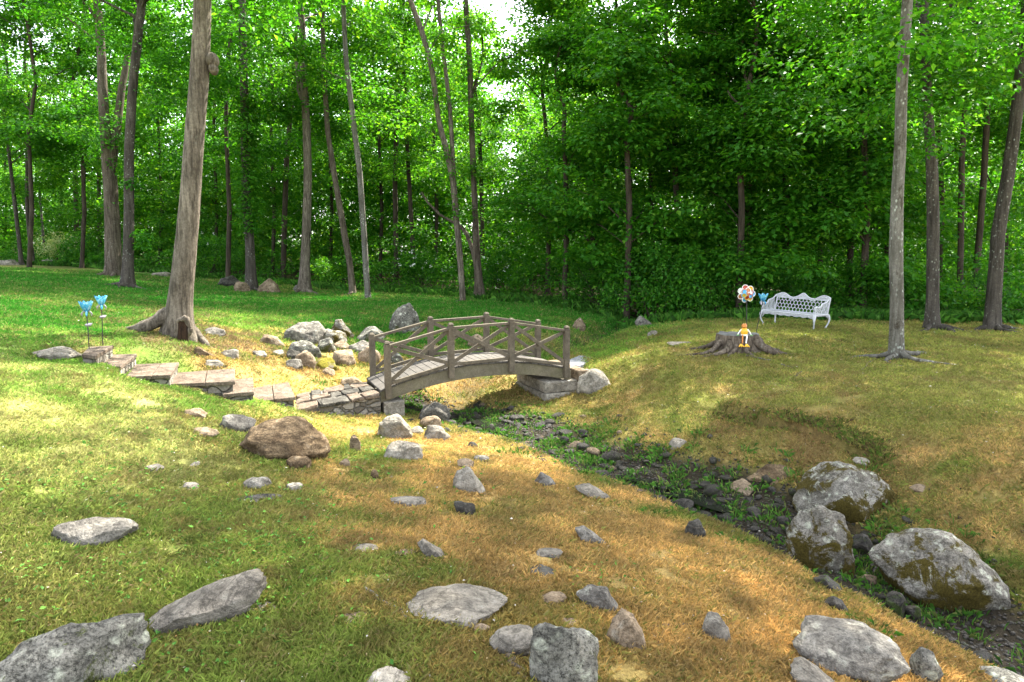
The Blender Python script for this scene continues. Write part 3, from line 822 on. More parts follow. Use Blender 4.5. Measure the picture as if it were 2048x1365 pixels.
B = 'boulder'
R_ = [
    ('lichen', [(-8, 1300), (60, 1265), (150, 1248), (230, 1258), (300, 1268), (299, 1310), (280, 1345), (230, 1375), (100, 1392), (-25, 1375)], 'big flat topped boulder crusted with black and grey lichen in the bottom left corner', B, .42),
    ('greyflat', [(303, 1216), (350, 1190), (420, 1170), (500, 1153), (530, 1156), (542, 1185), (490, 1215), (430, 1245), (370, 1263), (330, 1240)], 'long smooth grey brown stone slanting up out of the grass', B, .5),
    ('greyflat', (490, 1203, 558, 1232), 'small stone against the right end of the long slanting stone', 'rock', .9),
    ('grey', [(104, 1050), (130, 1036), (200, 1033), (250, 1045), (273, 1065), (272, 1085), (240, 1099), (180, 1093), (120, 1073)], 'rough grey oblong stone lying alone on the green grass at left', B, .45),
    ('brown', [(482, 880), (500, 850), (535, 832), (580, 827), (620, 840), (650, 868), (663, 893), (650, 915), (600, 927), (530, 917), (490, 905)], 'large rounded brown streaked boulder below the stone steps', B, .9),
    ('grey', [(437, 850), (450, 827), (485, 827), (512, 840), (500, 864), (455, 868)], 'grey angular rock touching the left side of the big brown boulder', 'rock', .8),
    ('brown', (569, 910, 626, 943), 'small layered brown rock at the foot of the big brown boulder', 'rock', .8),
    ('tan', (362, 815, 413, 838), 'small flat tan stone in the grass below the lower steps', 'rock', .9),
    ('tan', (378, 853, 436, 876), 'flat pinkish stone left of the big brown boulder', 'rock', .9),
    ('grey', (484, 952, 543, 984), 'rounded grey stone on the grass below the small layered brown rock', 'rock', .9),
    ('pale', (572, 964, 608, 984), 'small pale stone right of the rounded grey stone', 'rock', .9),
    ('greyflat', (362, 964, 397, 982), 'small pale chip of rock in the grass left of the rounded grey stone', 'rock', .9),
    ('dark', (455, 988, 562, 1008), 'thin dark slab of rock nearly buried in the grass', 'rock', .7),
    ('greyflat', (290, 928, 328, 944), 'nearly buried dull flat stone in the sunlit dry grass', 'rock', .9),
    ('pale', (358, 922, 403, 934), 'nearly buried whitish flat stone in the dry grass', 'rock', .9),
    ('pale', [(752, 862), (757, 835), (775, 819), (800, 827), (822, 848), (829, 866), (800, 879), (768, 881)], 'pale upright boulder in front of the left bridge abutment', B, .9),
    ('pale', [(763, 908), (780, 884), (800, 880), (840, 888), (849, 903), (843, 920), (810, 926), (775, 921)], 'pale angular stone just below the upright boulder by the bridge', B, .8),
    ('dark', [(832, 838), (845, 812), (870, 804), (898, 812), (902, 828), (885, 847)], 'dark olive stone in the shadow under the bridge', B, .8),
    ('tan', (840, 831, 884, 858), 'round brown stone in front of the dark stone under the bridge', 'rock', .9),
    ('greyflat', [(845, 872), (855, 850), (880, 850), (902, 868), (900, 882), (860, 883)], 'smooth grey stone at the creek edge beside the pale boulders', 'rock', .8),
    ('pale', (820, 853, 848, 870), 'small pale stone wedged between the upright boulder and the creek', 'rock', .9),
    ('pale', [(901, 972), (912, 940), (938, 932), (955, 950), (976, 978), (965, 990), (945, 991), (920, 979)], 'cream coloured pointed stone in the tan grass', B, .7),
    ('tan', (914, 917, 951, 938), 'small tan stone right behind the cream pointed stone', 'rock', .9),
    ('grey', (944, 911, 980, 924), 'small flat grey stone behind the tan grass near the creek', 'rock', .9),
    ('greyflat', [(777, 995), (800, 992), (850, 997), (861, 1008), (855, 1019), (820, 1015)], 'long light grey flat stone in the tan grass', 'rock', .6),
    ('dark', [(906, 1003), (930, 1004), (953, 1008), (951, 1030), (935, 1034), (915, 1022)], 'small dark grey block below the cream pointed stone', 'rock', .7),
    ('grey', [(1067, 960), (1080, 944), (1100, 952), (1116, 965), (1095, 975), (1075, 976)], 'small grey pointed stone in the tan grass near the creek', 'rock', .8),
    ('greyflat', [(1148, 972), (1175, 967), (1205, 982), (1226, 995), (1215, 1000), (1180, 986)], 'low flat grey rock at the edge of the creek bank', 'rock', .7),
    ('tan', (697, 869, 723, 904), 'small upright tan stone between the big brown and the pale boulders', 'rock', .8),
    ('tan', (679, 917, 702, 935), 'tiny tan stone in the green grass patch beside the brown boulder', 'rock', .9),
    ('grey', [(1147, 1056), (1165, 1052), (1200, 1070), (1217, 1080), (1200, 1093), (1165, 1077)], 'narrow grey stone slanting down in the middle of the tan grass', 'rock', .6),
    ('greyflat', (702, 1087, 757, 1108), 'small flat stone half buried at the left edge of the tan grass', 'rock', .9),
    ('tan', (774, 1097, 842, 1122), 'rounded tan grey stone left of the slanting slab', 'rock', .8),
    ('greyflat', [(828, 1083), (845, 1078), (880, 1095), (908, 1115), (895, 1124), (860, 1105)], 'slanting slab of grey stone in the tan grass', 'rock', .6),
    ('greyflat', (1068, 1096, 1128, 1117), 'flat stone barely showing in the tan grass', 'rock', .9),
    ('dark', [(1052, 1136), (1075, 1130), (1100, 1138), (1126, 1156), (1115, 1161), (1075, 1155)], 'dark grey flat stone in the tan grass above the largest slab', 'rock', .8),
    ('greyflat', [(801, 1207), (850, 1180), (905, 1163), (942, 1172), (1000, 1203), (1032, 1216), (1030, 1246), (1000, 1257), (975, 1250), (900, 1247), (845, 1231)], 'large smooth grey slab boulder with pointed ends in the foreground middle', B, .75),
    ('tan', [(652, 1243), (680, 1223), (705, 1228), (740, 1223), (757, 1245), (740, 1250), (670, 1250)], 'low lumpy stone in the grass left of the large grey slab', 'rock', .8),
    ('tan', (944, 1247, 982, 1270), 'small tan stone below the right tip of the large grey slab', 'rock', .9),
    ('greyflat', [(974, 1283), (1000, 1260), (1045, 1252), (1072, 1256), (1080, 1300), (1040, 1322), (990, 1305)], 'grey stone leaning behind the square lichen boulder', B, .8),
    ('lichen', [(1056, 1290), (1060, 1262), (1075, 1256), (1120, 1256), (1180, 1268), (1199, 1280), (1197, 1375), (1150, 1400), (1085, 1395), (1056, 1345)], 'square boulder spotted with pale lichen at the bottom edge of the photo', B, .62),
    ('pale', [(728, 1365), (745, 1342), (775, 1334), (800, 1345), (828, 1362), (825, 1385), (735, 1388)], 'small rounded pale stone cut by the bottom edge of the photo', 'rock', .8),
    ('tan', (1081, 1184, 1135, 1214), 'flat tan stone half sunk in the grass right of the large grey slab', 'rock', .9),
    ('grey', [(1148, 1188), (1175, 1172), (1215, 1177), (1235, 1205), (1247, 1228), (1222, 1228), (1185, 1205)], 'arched grey stone with moss above the pointed orange brown rock', B, .6),
    ('tan', [(1206, 1275), (1220, 1240), (1240, 1220), (1265, 1230), (1290, 1262), (1298, 1292), (1260, 1304), (1218, 1296)], 'pointed orange brown rock right of the square lichen boulder', B, .8),
    ('tan', (1118, 1236, 1157, 1254), 'small tan stone just above the square lichen boulder', 'rock', .9),
    ('greyflat', [(1397, 1262), (1412, 1230), (1435, 1228), (1455, 1250), (1466, 1275), (1430, 1284)], 'grey brown stone alone in the tan grass near the bottom', 'rock', .8),
    ('grey', [(1591, 1295), (1600, 1250), (1650, 1236), (1720, 1240), (1780, 1262), (1819, 1303), (1822, 1335), (1800, 1362), (1745, 1368), (1650, 1342), (1595, 1318)], 'large smooth grey boulder with pale spots at the bottom right', B, .8),
    ('greyflat', [(1577, 1330), (1595, 1322), (1630, 1335), (1680, 1370), (1670, 1390), (1585, 1385)], 'flat grey stone under the front of the large bottom right boulder', B, .8),
    ('lichen', [(1815, 1325), (1835, 1297), (1860, 1303), (1885, 1340), (1880, 1365), (1825, 1368)], 'pale lichen spotted rock behind the right side of the smooth grey boulder', B, .8),
    ('lichen', (1950, 1332, 2070, 1390), 'pale flat stone in the bottom right corner', B, .8),
    ('mossy', [(1584, 990), (1590, 948), (1630, 926), (1690, 923), (1740, 934), (1772, 960), (1791, 985), (1782, 1020), (1762, 1045), (1720, 1051), (1660, 1030), (1595, 1012)], 'big boulder with a brown moss patch behind the other creek boulders', B, .65),
    ('mossy', [(1570, 1060), (1595, 1022), (1640, 1007), (1680, 1020), (1696, 1050), (1704, 1090), (1707, 1127), (1650, 1142), (1605, 1130), (1578, 1095)], 'grey capped boulder with mossy front, leftmost of the three in the creek', B, .62),
    ('mossy', [(1739, 1108), (1768, 1075), (1830, 1057), (1890, 1058), (1942, 1090), (1990, 1138), (2004, 1170), (1999, 1207), (1950, 1224), (1850, 1202), (1780, 1162)], 'largest creek boulder with light green lichen dots on its sloping top', B, .62),
    ('brown', [(1490, 955), (1530, 928), (1570, 926), (1595, 940), (1592, 970), (1545, 975)], 'low brownish rock left of the boulder with the brown moss patch', 'rock', .8),
    ('tan', (1457, 958, 1512, 990), 'rounded tan stone on the far creek bank', 'rock', .9),
    ('dark', [(1368, 1060), (1376, 1040), (1395, 1037), (1412, 1055), (1410, 1076), (1376, 1077)], 'dark upright stone on the near bank of the creek', 'rock', .8),
    ('pale', (1336, 876, 1375, 900), 'small pale knobbly stone on the far tan bank', 'rock', .9),
    ('pale', (1704, 914, 1740, 933), 'small pinkish white stone behind the mossy boulder', 'rock', .9),
    ('tan', (1820, 968, 1853, 986), 'small tan stone on the bank right of the mossy boulder', 'rock', .9),
    ('wet', (1643, 1192, 1692, 1222), 'dark stone half buried in the tan grass beside the creek', 'rock', .8),
    ('wet', [(1625, 1160), (1650, 1151), (1680, 1168), (1690, 1185), (1655, 1182)], 'flat dark stone below the leftmost creek boulder', 'rock', .7),
    ('tan', (1722, 1146, 1752, 1170), 'reddish round stone in the gap between the two front creek boulders', 'rock', .9),
    ('wet', (1768, 1182, 1810, 1230), 'dark mossy stone in front of the largest creek boulder', 'rock', .9),
    ('wet', (1806, 1210, 1840, 1240), 'small dark stone in front of the largest creek boulder, further right', 'rock', .9),
    ('wet', (1700, 1065, 1745, 1110), 'mossy stone filling the gap behind the two front creek boulders', 'rock', .9),
    ('pale', [(1151, 772), (1158, 750), (1182, 737), (1206, 741), (1226, 762), (1216, 777), (1192, 789), (1158, 787)], 'round pale boulder against the right bridge abutment', B, .85),
    ('lichen', [(776, 655), (779, 633), (795, 612), (820, 605), (838, 623), (844, 648), (836, 665), (800, 669), (779, 667)], 'tall speckled boulder standing on the dark lawn behind the bridge', B, .8),
    ('grey', [(567, 670), (575, 655), (600, 643), (637, 643), (662, 660), (658, 680), (630, 690), (588, 686)], 'large light grey boulder topmost at the left of the rock pile', B, .9),
    ('mossy', [(638, 672), (655, 656), (690, 662), (697, 678), (688, 692), (648, 690)], 'brown rock beside the largest boulder of the rock pile', 'rock', .9),
    ('mossy', [(660, 657), (672, 639), (685, 639), (708, 661), (707, 682), (690, 680)], 'pointed rock at the top right of the rock pile', 'rock', .9),
    ('lichen', [(572, 700), (585, 683), (610, 679), (640, 690), (645, 716), (620, 712)], 'long grey wrinkled rock in the middle of the rock pile', 'rock', .8),
    ('lichen', (636, 681, 671, 706), 'grey rock right of the long wrinkled rock in the pile', 'rock', .9),
    ('tan', (668, 685, 700, 702), 'small brown rock wedged above the boxy tan stone', 'rock', .9),
    ('tan', [(662, 725), (668, 700), (705, 697), (712, 720), (705, 733), (672, 733)], 'boxy tan stone at the front right of the rock pile', 'rock', .9),
    ('grey', (700, 682, 748, 708), 'rock at the right end of the pile beside the bridge posts', 'rock', .9),
    ('lichen', (714, 657, 772, 688), 'whitish lichen covered rock behind the left end posts of the bridge', 'rock', .9),
    ('tan', (716, 698, 757, 730), 'round tan rock directly left of the end posts of the bridge', 'rock', .9),
    ('mossgreen', [(617, 735), (640, 717), (665, 715), (676, 733), (668, 742), (630, 742)], 'low rock with yellow green moss in front of the pile', 'rock', .8),
    ('tan', (596, 703, 628, 737), 'egg shaped tan stone standing in front of the rock pile', 'rock', .9),
    ('dark', (574, 702, 602, 724), 'dark grey stone under the left side of the rock pile', 'rock', .9),
    ('grey', (571, 719, 604, 741), 'grey stone at the lower left foot of the rock pile', 'rock', .9),
    ('tan', [(674, 772), (685, 755), (705, 752), (726, 762), (725, 776), (690, 778)], 'smooth pinkish stone beside the flagstone path, left of the bridge', 'rock', .9),
    ('tan', (644, 739, 667, 754), 'tiny stone on the dry wash in front of the pile', 'rock', .9),
    ('lichen', (776, 706, 802, 730), 'pale mossy rock seen through the left bay of the bridge railing', 'rock', .9),
    ('tan', (937, 666, 973, 697), 'tan rock seen through the middle bay of the bridge railing', 'rock', .9),
    ('tan', (842, 689, 888, 704), 'flat tan rock behind the bridge deck', 'rock', .9),
    ('tan', [(1135, 658), (1150, 640), (1160, 635), (1172, 645), (1168, 660)], 'brown rock on the rim of the ditch behind the bridge', 'rock', .9),
    ('grey', [(1268, 640), (1280, 632), (1300, 640), (1312, 648), (1308, 654), (1280, 652)], 'grey rock where the lawn meets the shrubs, left of the mound', 'rock', .9),
    ('pale', (1296, 659, 1314, 674), 'small white grey stone on the left crest of the mound', 'rock', .9),
    ('pale', [(68, 700), (110, 692), (130, 691), (150, 702), (168, 716), (160, 724), (110, 712)], 'flat whitish boulder beside the top step', B, .8),
    ('dark', [(435, 566), (445, 555), (465, 552), (480, 560), (482, 574), (445, 574)], 'dark boulder at the wood edge left of the ivy covered tree', B, .9),
    ('tan', (470, 563, 500, 585), 'tan stone against the left foot of the ivy covered tree', 'rock', .9),
    ('tan', [(512, 584), (520, 568), (540, 557), (556, 566), (560, 580), (550, 587)], 'tan peaked boulder right of the ivy covered tree', B, .9),
    ('grey', (586, 570, 606, 584), 'small rock behind the foot of the slim straight tree', 'rock', .9),
    ('pale', (308, 543, 346, 554), 'white flat stone at the wood edge beside the nearest trunk', 'rock', .9),
    ('pale', (-5, 519, 34, 531), 'pale stone in the row along the far lawn edge, at the left border', 'rock', .9),
    ('tan', (48, 519, 76, 530), 'pale stone in the far row between the two thin trunks', 'rock', .9),
    ('pale', (74, 518, 110, 530), 'long pale stone in the far row right of the two thin trunks', 'rock', .9),
    ('tan', (109, 515, 132, 527), 'brown stone in the far row beside the dark round shrub', 'rock', .9),
    ('tan', [(517, 680), (530, 668), (555, 672), (572, 688), (560, 694), (530, 690)], 'flat tan rock left of the largest boulder of the pile', 'rock', .9),
    ('greyflat', (439, 699, 480, 719), 'smooth oblong stone on the bare soil right of the near trunk', 'rock', .7),
    ('grey', (500, 701, 532, 716), 'small flat stone on the bare soil left of the rock pile', 'rock', .9),
    ('mossy', (541, 699, 573, 716), 'mossy brown stone at the left fringe of the rock pile', 'rock', .9),
    ('pale', (406, 717, 452, 736), 'pale flat stone set in the grass behind the steps', 'rock', .7),
    ('grey', (408, 653, 447, 673), 'flat grey rock just right of the near trunk', 'rock', .8),
    ('brown', (1225, 640, 1262, 655), 'brown stone under the shrubs at the edge of the lawn', 'rock', .9),
    ('greyflat', (1330, 683, 1394, 692), 'flat grey stone lying left of the tree stump', 'rock', .8),
]
for mat, shp, lab, cat, dep in R_:
    big = cat == B
    rock(mat, shp, lab, cat, 'boulder' if big else 'rock', dep, facets=11 if big else 8)

# creek stones, counted individuals
protos = []
rg = np.random.default_rng(11)
for k in range(7):
    d, f = ico(3)
    p = d.copy()
    for _ in range(7):
        n = rg.normal(0, 1, 3); n /= np.linalg.norm(n); e = p @ n - rg.uniform(.62, .9); p -= n * (np.maximum(e, 0) * .8)[:, None]
    p *= (1, rg.uniform(.6, .95), rg.uniform(.45, .7))
    for j in range(len(p)): p[j] *= 1 + .10 * mn.noise(Vector(p[j]) * 2.2 + Vector((k * 5, 0, 0)))
    protos.append(mesh_np('creek_stone', p, f, M['wet' if k < 4 else ('dark' if k < 6 else 'tan')], True))
kind_lab = {0: 'small dark wet stone lying among others on the creek bed', 1: 'small dry grey stone lying among dark stones on the creek bed', 2: 'small tan stone lying among dark stones on the creek bed'}
for k in range(270):
    t = cl_[-1] * .86 * rg.random()
    bx = np.interp(t, cl_, CREEK[:, 0]) + rg.normal(0, .33); by = np.interp(t, cl_, CREEK[:, 1]) + rg.normal(0, .34)
    if by < 2.6: continue
    q = int(rg.choice(7, p=[.2, .19, .19, .18, .09, .09, .06]))
    s = rg.uniform(.03, .075) * (1.7 if rg.random() < .14 else 1)
    o = link('creek_stone', protos[q], None, (bx, by, float(H(bx, by)) + s * .15))
    o.scale = (s, s, s * rg.uniform(.8, 1.2)); o.rotation_euler = (rg.uniform(-.3, .3), rg.uniform(-.3, .3), rg.uniform(0, 6.28))
    tag(o, kind_lab[0 if q < 4 else (1 if q < 6 else 2)], 'stone', ['dark stones on the creek bed', 'grey stones on the creek bed', 'tan stones on the creek bed'][0 if q < 4 else (1 if q < 6 else 2)])
# fine gravel of the bed
V = []; 
k = 8000
t = rg.uniform(0, cl_[-1], k); bx = np.interp(t, cl_, CREEK[:, 0]) + rg.normal(0, .38, k); by = np.interp(t, cl_, CREEK[:, 1]) + rg.normal(0, .4, k)
bz = H(bx, by); s = rg.uniform(.006, .024, k)
d, f = ico(1)
jit = 1 + rg.uniform(-.25, .25, (k, len(d), 1))
pv = d[None] * jit * s[:, None, None] * np.array([1, .8, .6]); a = rg.uniform(0, 6.28, k)
pv = np.stack([pv[..., 0] * np.cos(a)[:, None] - pv[..., 1] * np.sin(a)[:, None], pv[..., 0] * np.sin(a)[:, None] + pv[..., 1] * np.cos(a)[:, None], pv[..., 2]], -1)
pv += np.stack([bx, by, bz], 1)[:, None]
ff = (f[None] + (np.arange(k) * len(d))[:, None, None]).reshape(-1, 3)
tag(link('creek_gravel', mesh_np('creek_gravel', pv.reshape(-1, 3), ff, M['wet'], True)), 'dark gravel covering the bed of the small creek', 'gravel', kind='stuff')
# shallow dark water
wt = NT('creek_water'); wt.done((.012, .012, .010), .06, wt.bump(wt.noise(wt.n('TexCoord').outputs['Object'], 9, 3), .12, .02), 0, .5)
wm = MB()
for (px_, py_, rx, ry) in ((985, 856, .42, .18), (1385, 1000, .48, .17), (1290, 968, .30, .12)):
    g = ground(px_, py_); ang = math.atan2(CREEK[7][1] - CREEK[5][1], CREEK[7][0] - CREEK[5][0]); n = 28; ring = []
    for q in range(n):
        a = 6.2832 * q / n; r = 1 + .18 * math.sin(3 * a + px_) + .1 * math.sin(5 * a)
        u, w = rx * r * math.cos(a), ry * r * math.sin(a)
        ring.append((g[0] + u * math.cos(ang) - w * math.sin(ang), g[1] + u * math.sin(ang) + w * math.cos(ang), g[2] + .034))
    wm.add(ring, [tuple(range(n))])
tag(wm.build('water', wt.m), 'shallow dark pools of water left in the creek', 'water', kind='structure')

M['wet'].node_tree.nodes['Principled BSDF'].inputs['Roughness'].default_value = .55
M['wet'].node_tree.nodes['Principled BSDF'].inputs['Specular IOR Level'].default_value = .25

# ------------------------------------------------------------------ bridge
BX, BY, BZ, YAW, BL, BW, BH, BR, BDZ = -1.709, 9.079, -.222, .399, 2.722, .873, .656, .208, .094
be = np.array([math.cos(YAW), math.sin(YAW), 0]); bn = np.array([-be[1], be[0], 0])


def bz_(t): return BZ + BDZ * t + BR * 4 * t * (1 - t)


def bp(t, w, z=0.0): return np.array([BX, BY, 0]) + be * (BL * t) + bn * w + np.array([0, 0, bz_(t) + z])


br = empty('wooden_footbridge', (BX, BY, BZ), 'arched weathered wooden footbridge with crossed railings over the creek', 'footbridge')
borg = np.array([BX, BY, BZ])
ts = np.linspace(-.03, 1.03, 25)
for w0 in (-.035, BW - .035):
    m = MB(); tp = []; bt = []
    for t in ts:
        dep = .155 + .02 * math.sin(math.pi * min(max(t, 0), 1))
        a = bp(t, w0); b = a - np.array([0, 0, dep]); tp.append((a, a + bn * .07)); bt.append((b, b + bn * .07))
    n = len(ts)
    v = [q for k in range(n) for q in (tp[k][0], tp[k][1], bt[k][1], bt[k][0])]
    f = []
    for k in range(n - 1):
        for j in range(4):
            f.append((k * 4 + j, k * 4 + (j + 1) % 4, (k + 1) * 4 + (j + 1) % 4, (k + 1) * 4 + j))
    f += [(3, 2, 1, 0), tuple((n - 1) * 4 + j for j in range(4))]
    m.add(v, f); m.build('beam', M['beam'], br, borg, .005)
m = MB(); npl = 26
for k in range(npl):
    t0 = -.03 + 1.06 * k / npl; t1 = -.03 + 1.06 * (k + .93) / npl
    jw = .012 * math.sin(k * 7.1)
    top = [bp(t0, -.055 + jw, .030), bp(t1, -.055 + jw, .030), bp(t1, BW + .055 + jw, .030), bp(t0, BW + .055 + jw, .030)]
    bot = [q - np.array([0, 0, .026]) for q in top]
    m.prism(top[::-1], bot[::-1])
m.build('deck', M['deck'], br, borg, .003)
PTS = [0.006, 1 / 3, 2 / 3, .994]
for w in (-.068, BW + .068):
    for t in PTS:
        m = MB(); b = bp(t, w, -.12 if w < 0 else -.02); tz = bp(t, w, BH + .0)[2]; s = .041
        q = [be * i * s + bn * j * s for i, j in ((-1, -1), (1, -1), (1, 1), (-1, 1))]
        def rg4(z, k): return [np.array([b[0], b[1], z]) + p_ * k for p_ in q]
        m.prism(rg4(tz - .045, 1), rg4(b[2], 1)); m.prism(rg4(tz - .028, .72), rg4(tz - .045, .72)); m.prism(rg4(tz, .55), rg4(tz - .028, 1.0))
        m.build('post', M['wood'], br, borg, .004)
    for k in range(3):
        a0, a1 = PTS[k], PTS[k + 1]; e_ = .012
        wi = w
        m = MB(); m.bar(bp(a0 + e_, wi, BH - .075), bp(a1 - e_, wi, BH - .075), .06, .036); m.build('handrail', M['wood'], br, borg, .003)
        m = MB(); m.bar(bp(a0 + e_, wi, .072), bp(a1 - e_, wi, .072), .036, .046); m.build('bottom_rail', M['wood'], br, borg, .003)
        m = MB(); m.bar(bp(a0 + e_, wi + .012, .10), bp(a1 - e_, wi + .012, BH - .10), .024, .052); m.build('brace', M['wood'], br, borg, .003)
        m = MB(); m.bar(bp(a0 + e_, wi - .012, BH - .10), bp(a1 - e_, wi - .012, .10), .024, .052); m.build('brace', M['wood'], br, borg, .003)


def stone_block(name, quad, z0, z1, mat, label, cat, slope=0, bev=.02):
    m = MB(); top = [np.array([p[0], p[1], z1 + (slope[i] if slope else 0)]) for i, p in enumerate(quad)]; bot = [np.array([p[0], p[1], z0]) for p in quad]
    m.prism(top[::-1], bot[::-1])
    c = np.mean(np.array(quad)[:, :2], 0)
    o = m.build(name, M[mat], None, (c[0], c[1], z0), bev)
    return tag(o, label, cat)


def bq(t0, t1, w0, w1): return [bp(t0, w0), bp(t1, w0), bp(t1, w1), bp(t0, w1)]


# right abutment: two courses of squared stone
ab = empty('stone_abutment', tuple(bp(.97, BW / 2, -.6)), 'squared stone abutment under the right end of the bridge', 'abutment')
ao = bp(.97, BW / 2, -.6)


def slab4(parent, po, name, quad, z0, z1, mat, bev=.012):
    m = MB(); m.prism([np.array([p[0], p[1], z1]) for p in quad][::-1], [np.array([p[0], p[1], z0]) for p in quad][::-1]); return m.build(name, M[mat], parent, po, bev)


zb = bz_(1.0) - .158
slab4(ab, ao, 'stone_course', bq(.86, 1.06, -.10, BW + .10), zb - .17, zb - .004, 'pale', .018)
slab4(ab, ao, 'stone_course', bq(.855, 1.065, -.13, BW + .12), zb - .55, zb - .176, 'pale', .02)
slab4(ab, ao, 'back_stone', bq(1.064, 1.13, -.1, BW + .1), zb - .3, zb + .135, 'tan', .02)
lb = empty('concrete_abutment', tuple(bp(.03, BW / 2, -.5)), 'pale concrete block under the left end of the bridge', 'abutment')
zb = bz_(0) - .158
slab4(lb, bp(.03, BW / 2, -.5), 'block', bq(-.02, .085, -.10, BW + .1), zb - .45, zb - .004, 'pale', .01)

# flagstone path up to the bridge
zt = -.255
A = at_z(588, 817, zt); Bq = at_z(742, 800, zt); Cq = bp(-.035, BW + .03); Dq = at_z(592, 786, zt)
pa = empty('flagstone_path', (A[0], A[1], -.6), 'raised flagstone path on a stone wall between the steps and bridge', 'path')
po = np.array([A[0], A[1], -.6])
Bq = bp(-.035, -.10)
corners = [np.array([p[0], p[1]]) for p in (A, Bq, Cq, Dq)]
QUADS.append(corners)
m = MB(); m.prism([np.array([*p, zt - .03]) for p in corners][::-1], [np.array([*p, -.75]) for p in corners][::-1]); m.build('retaining_wall', M['wall'], pa, po)
rg = np.random.default_rng(3)


def lerp4(u, v): return (corners[0] * (1 - u) + corners[1] * u) * (1 - v) + (corners[3] * (1 - u) + corners[2] * u) * v


rows = [0, .3, .63, 1.0]
for r in range(3):
    cuts = [0] + list(np.sort(np.linspace(.2, .8, 4) + rg.normal(0, .035, 4))) + [1]
    for k in range(5):
        u0, u1, v0, v1 = cuts[k] + .012, cuts[k + 1] - .012, rows[r] + .018, rows[r + 1] - .018
        if r == 0: v0 = -.05
        pts = []
        for (uu, vv) in ((u0, v0), ((u0 + u1) / 2, v0), (u1, v0), (u1, (v0 + v1) / 2), (u1, v1), ((u0 + u1) / 2, v1), (u0, v1), (u0, (v0 + v1) / 2)):
            pts.append(lerp4(uu + rg.normal(0, .012), vv + (rg.normal(0, .03) if r or vv > 0 else rg.normal(0, .015))))
        zz = zt + rg.uniform(-.006, .010); tilt = rg.normal(0, .02, 2); c0 = np.mean(pts, 0)
        top = [np.array([*p, zz + (p - c0) @ tilt]) for p in pts]; bot = [np.array([*p, zz - .045]) for p in pts]
        m = MB(); m.prism(top[::-1], bot[::-1]); m.build('flagstone', M[['slab', 'dark', 'slab', 'grey'][int(rg.integers(0, 4))]], pa, po, .010)

# slabs on the right bank
for (q, zc, lab) in (([(1124, 726), (1158, 711), (1192, 714), (1160, 733)], .0, 'flat blue grey slab set in the turf at the right end of the bridge'),
                     ([(1140, 748), (1162, 736), (1188, 740), (1170, 752)], -.07, 'smaller blue grey slab between the bridge end and the round boulder')):
    c0 = ground(*np.mean(q, 0)); z = c0[2] + .035
    pts = [at_z(a, b, z) for a, b in q]
    stone_block('stone_slab', pts, z - .12, z, 'bluestone', lab, 'slab', bev=.008)

# ------------------------------------------------------------------ steps
ST = [([(163, 709), (191, 712), (227, 691), (178, 694)], .51), ([(208, 734), (241, 733), (274, 708), (236, 709)], .384),
      ([(270, 753), (341, 750), (358, 725), (290, 728)], .258), ([(344, 768), (470, 763), (470, 737), (352, 746)], .132),
      ([(464, 787), (508, 784), (506, 755), (470, 759)], .006), ([(503, 803), (591, 794), (577, 764), (511, 776)], -.12)]
st0 = at_z(*ST[3][0][0], ST[3][1])
stair = empty('stone_steps', (st0[0], st0[1], -.4), 'curving flight of six stone steps down the grassy bank', 'steps')
so_ = np.array([st0[0], st0[1], -.4])
for k, (q, z) in enumerate(ST):
    pts = [at_z(a, b, z)[:2] for a, b in q]
    if k: # tuck the back of each tread under the step above
        v_ = (pts[0] + pts[3]) / 2 - (pts[1] + pts[2]) / 2; v_ /= np.linalg.norm(v_)
        pts[0] = pts[0] + v_ * .10; pts[3] = pts[3] + v_ * .10
    c0 = np.mean(pts, 0); ins = [c0 + (p - c0) * .93 for p in pts]
    m = MB(); m.prism([np.array([*p, z - .042]) for p in ins][::-1], [np.array([*p, z - .55]) for p in ins][::-1])
    rz = m.build('step', M['wall'], stair, so_)
    m = MB(); a_, b_, c_, d_ = pts
    if k in (2, 3, 5):
        h1, h2 = a_ * .42 + b_ * .58, d_ * .42 + c_ * .58; g_ = (b_ - a_) / np.linalg.norm(b_ - a_) * .004
        for qd in ([a_, h1 - g_, h2 - g_, d_], [h1 + g_, b_, c_, h2 + g_]):
            m.prism([np.array([*p, z]) for p in qd][::-1], [np.array([*p, z - .042]) for p in qd][::-1])
    else:
        m.prism([np.array([*p, z]) for p in pts][::-1], [np.array([*p, z - .042]) for p in pts][::-1])
    m.build('tread', M['slab'], rz, so_, .006); QUADS.append(pts)

# ------------------------------------------------------------------ stump, ornaments, bench
sg = ground(1484, 703)
sc_ = sg + np.array([0, .22, 0])
SB = np.array([sc_[0], sc_[1], float(H(sc_[0], sc_[1]))])
stp = empty('tree_stump', tuple(SB), 'wide old tree stump with spreading roots on the mound', 'stump')
SH = at_y(1485, 668, SB[1])[2] - SB[2]
SR = .325
m = MB(); n = 64; v = []; f = []
lev = [(-.06, 1.75), (.03, 1.5), (.09, 1.25), (.16, 1.1), (.22, 1.03), (1.0, 1.0)]
zs = [-.08, 0, .05, .10, .16, SH]
for k, z in enumerate(zs):
    fl = [1.55, 1.38, 1.2, 1.08, 1.02, .96][k]
    for j in range(n):
        a = 6.28318 * j / n
        lobe = max(0, math.cos(3.5 * a + .6)) ** 2 * .5 + .25 * max(0, math.cos(5 * a + 2)) ** 3
        r = SR * (1 + (fl - 1) * (.35 + lobe * 1.2) + .035 * mn.noise(Vector((a * 3, z * 4, 1))) + .03 * math.sin(a * 9 + z * 3))
        v.append((SB[0] + r * math.cos(a), SB[1] + r * math.sin(a), SB[2] + z + (.02 * mn.noise(Vector((a * 2, 5, 0))) if k == 5 else 0)))
for k in range(len(zs) - 1):
    for j in range(n): f.append((k * n + j, k * n + (j + 1) % n, (k + 1) * n + (j + 1) % n, (k + 1) * n + j))
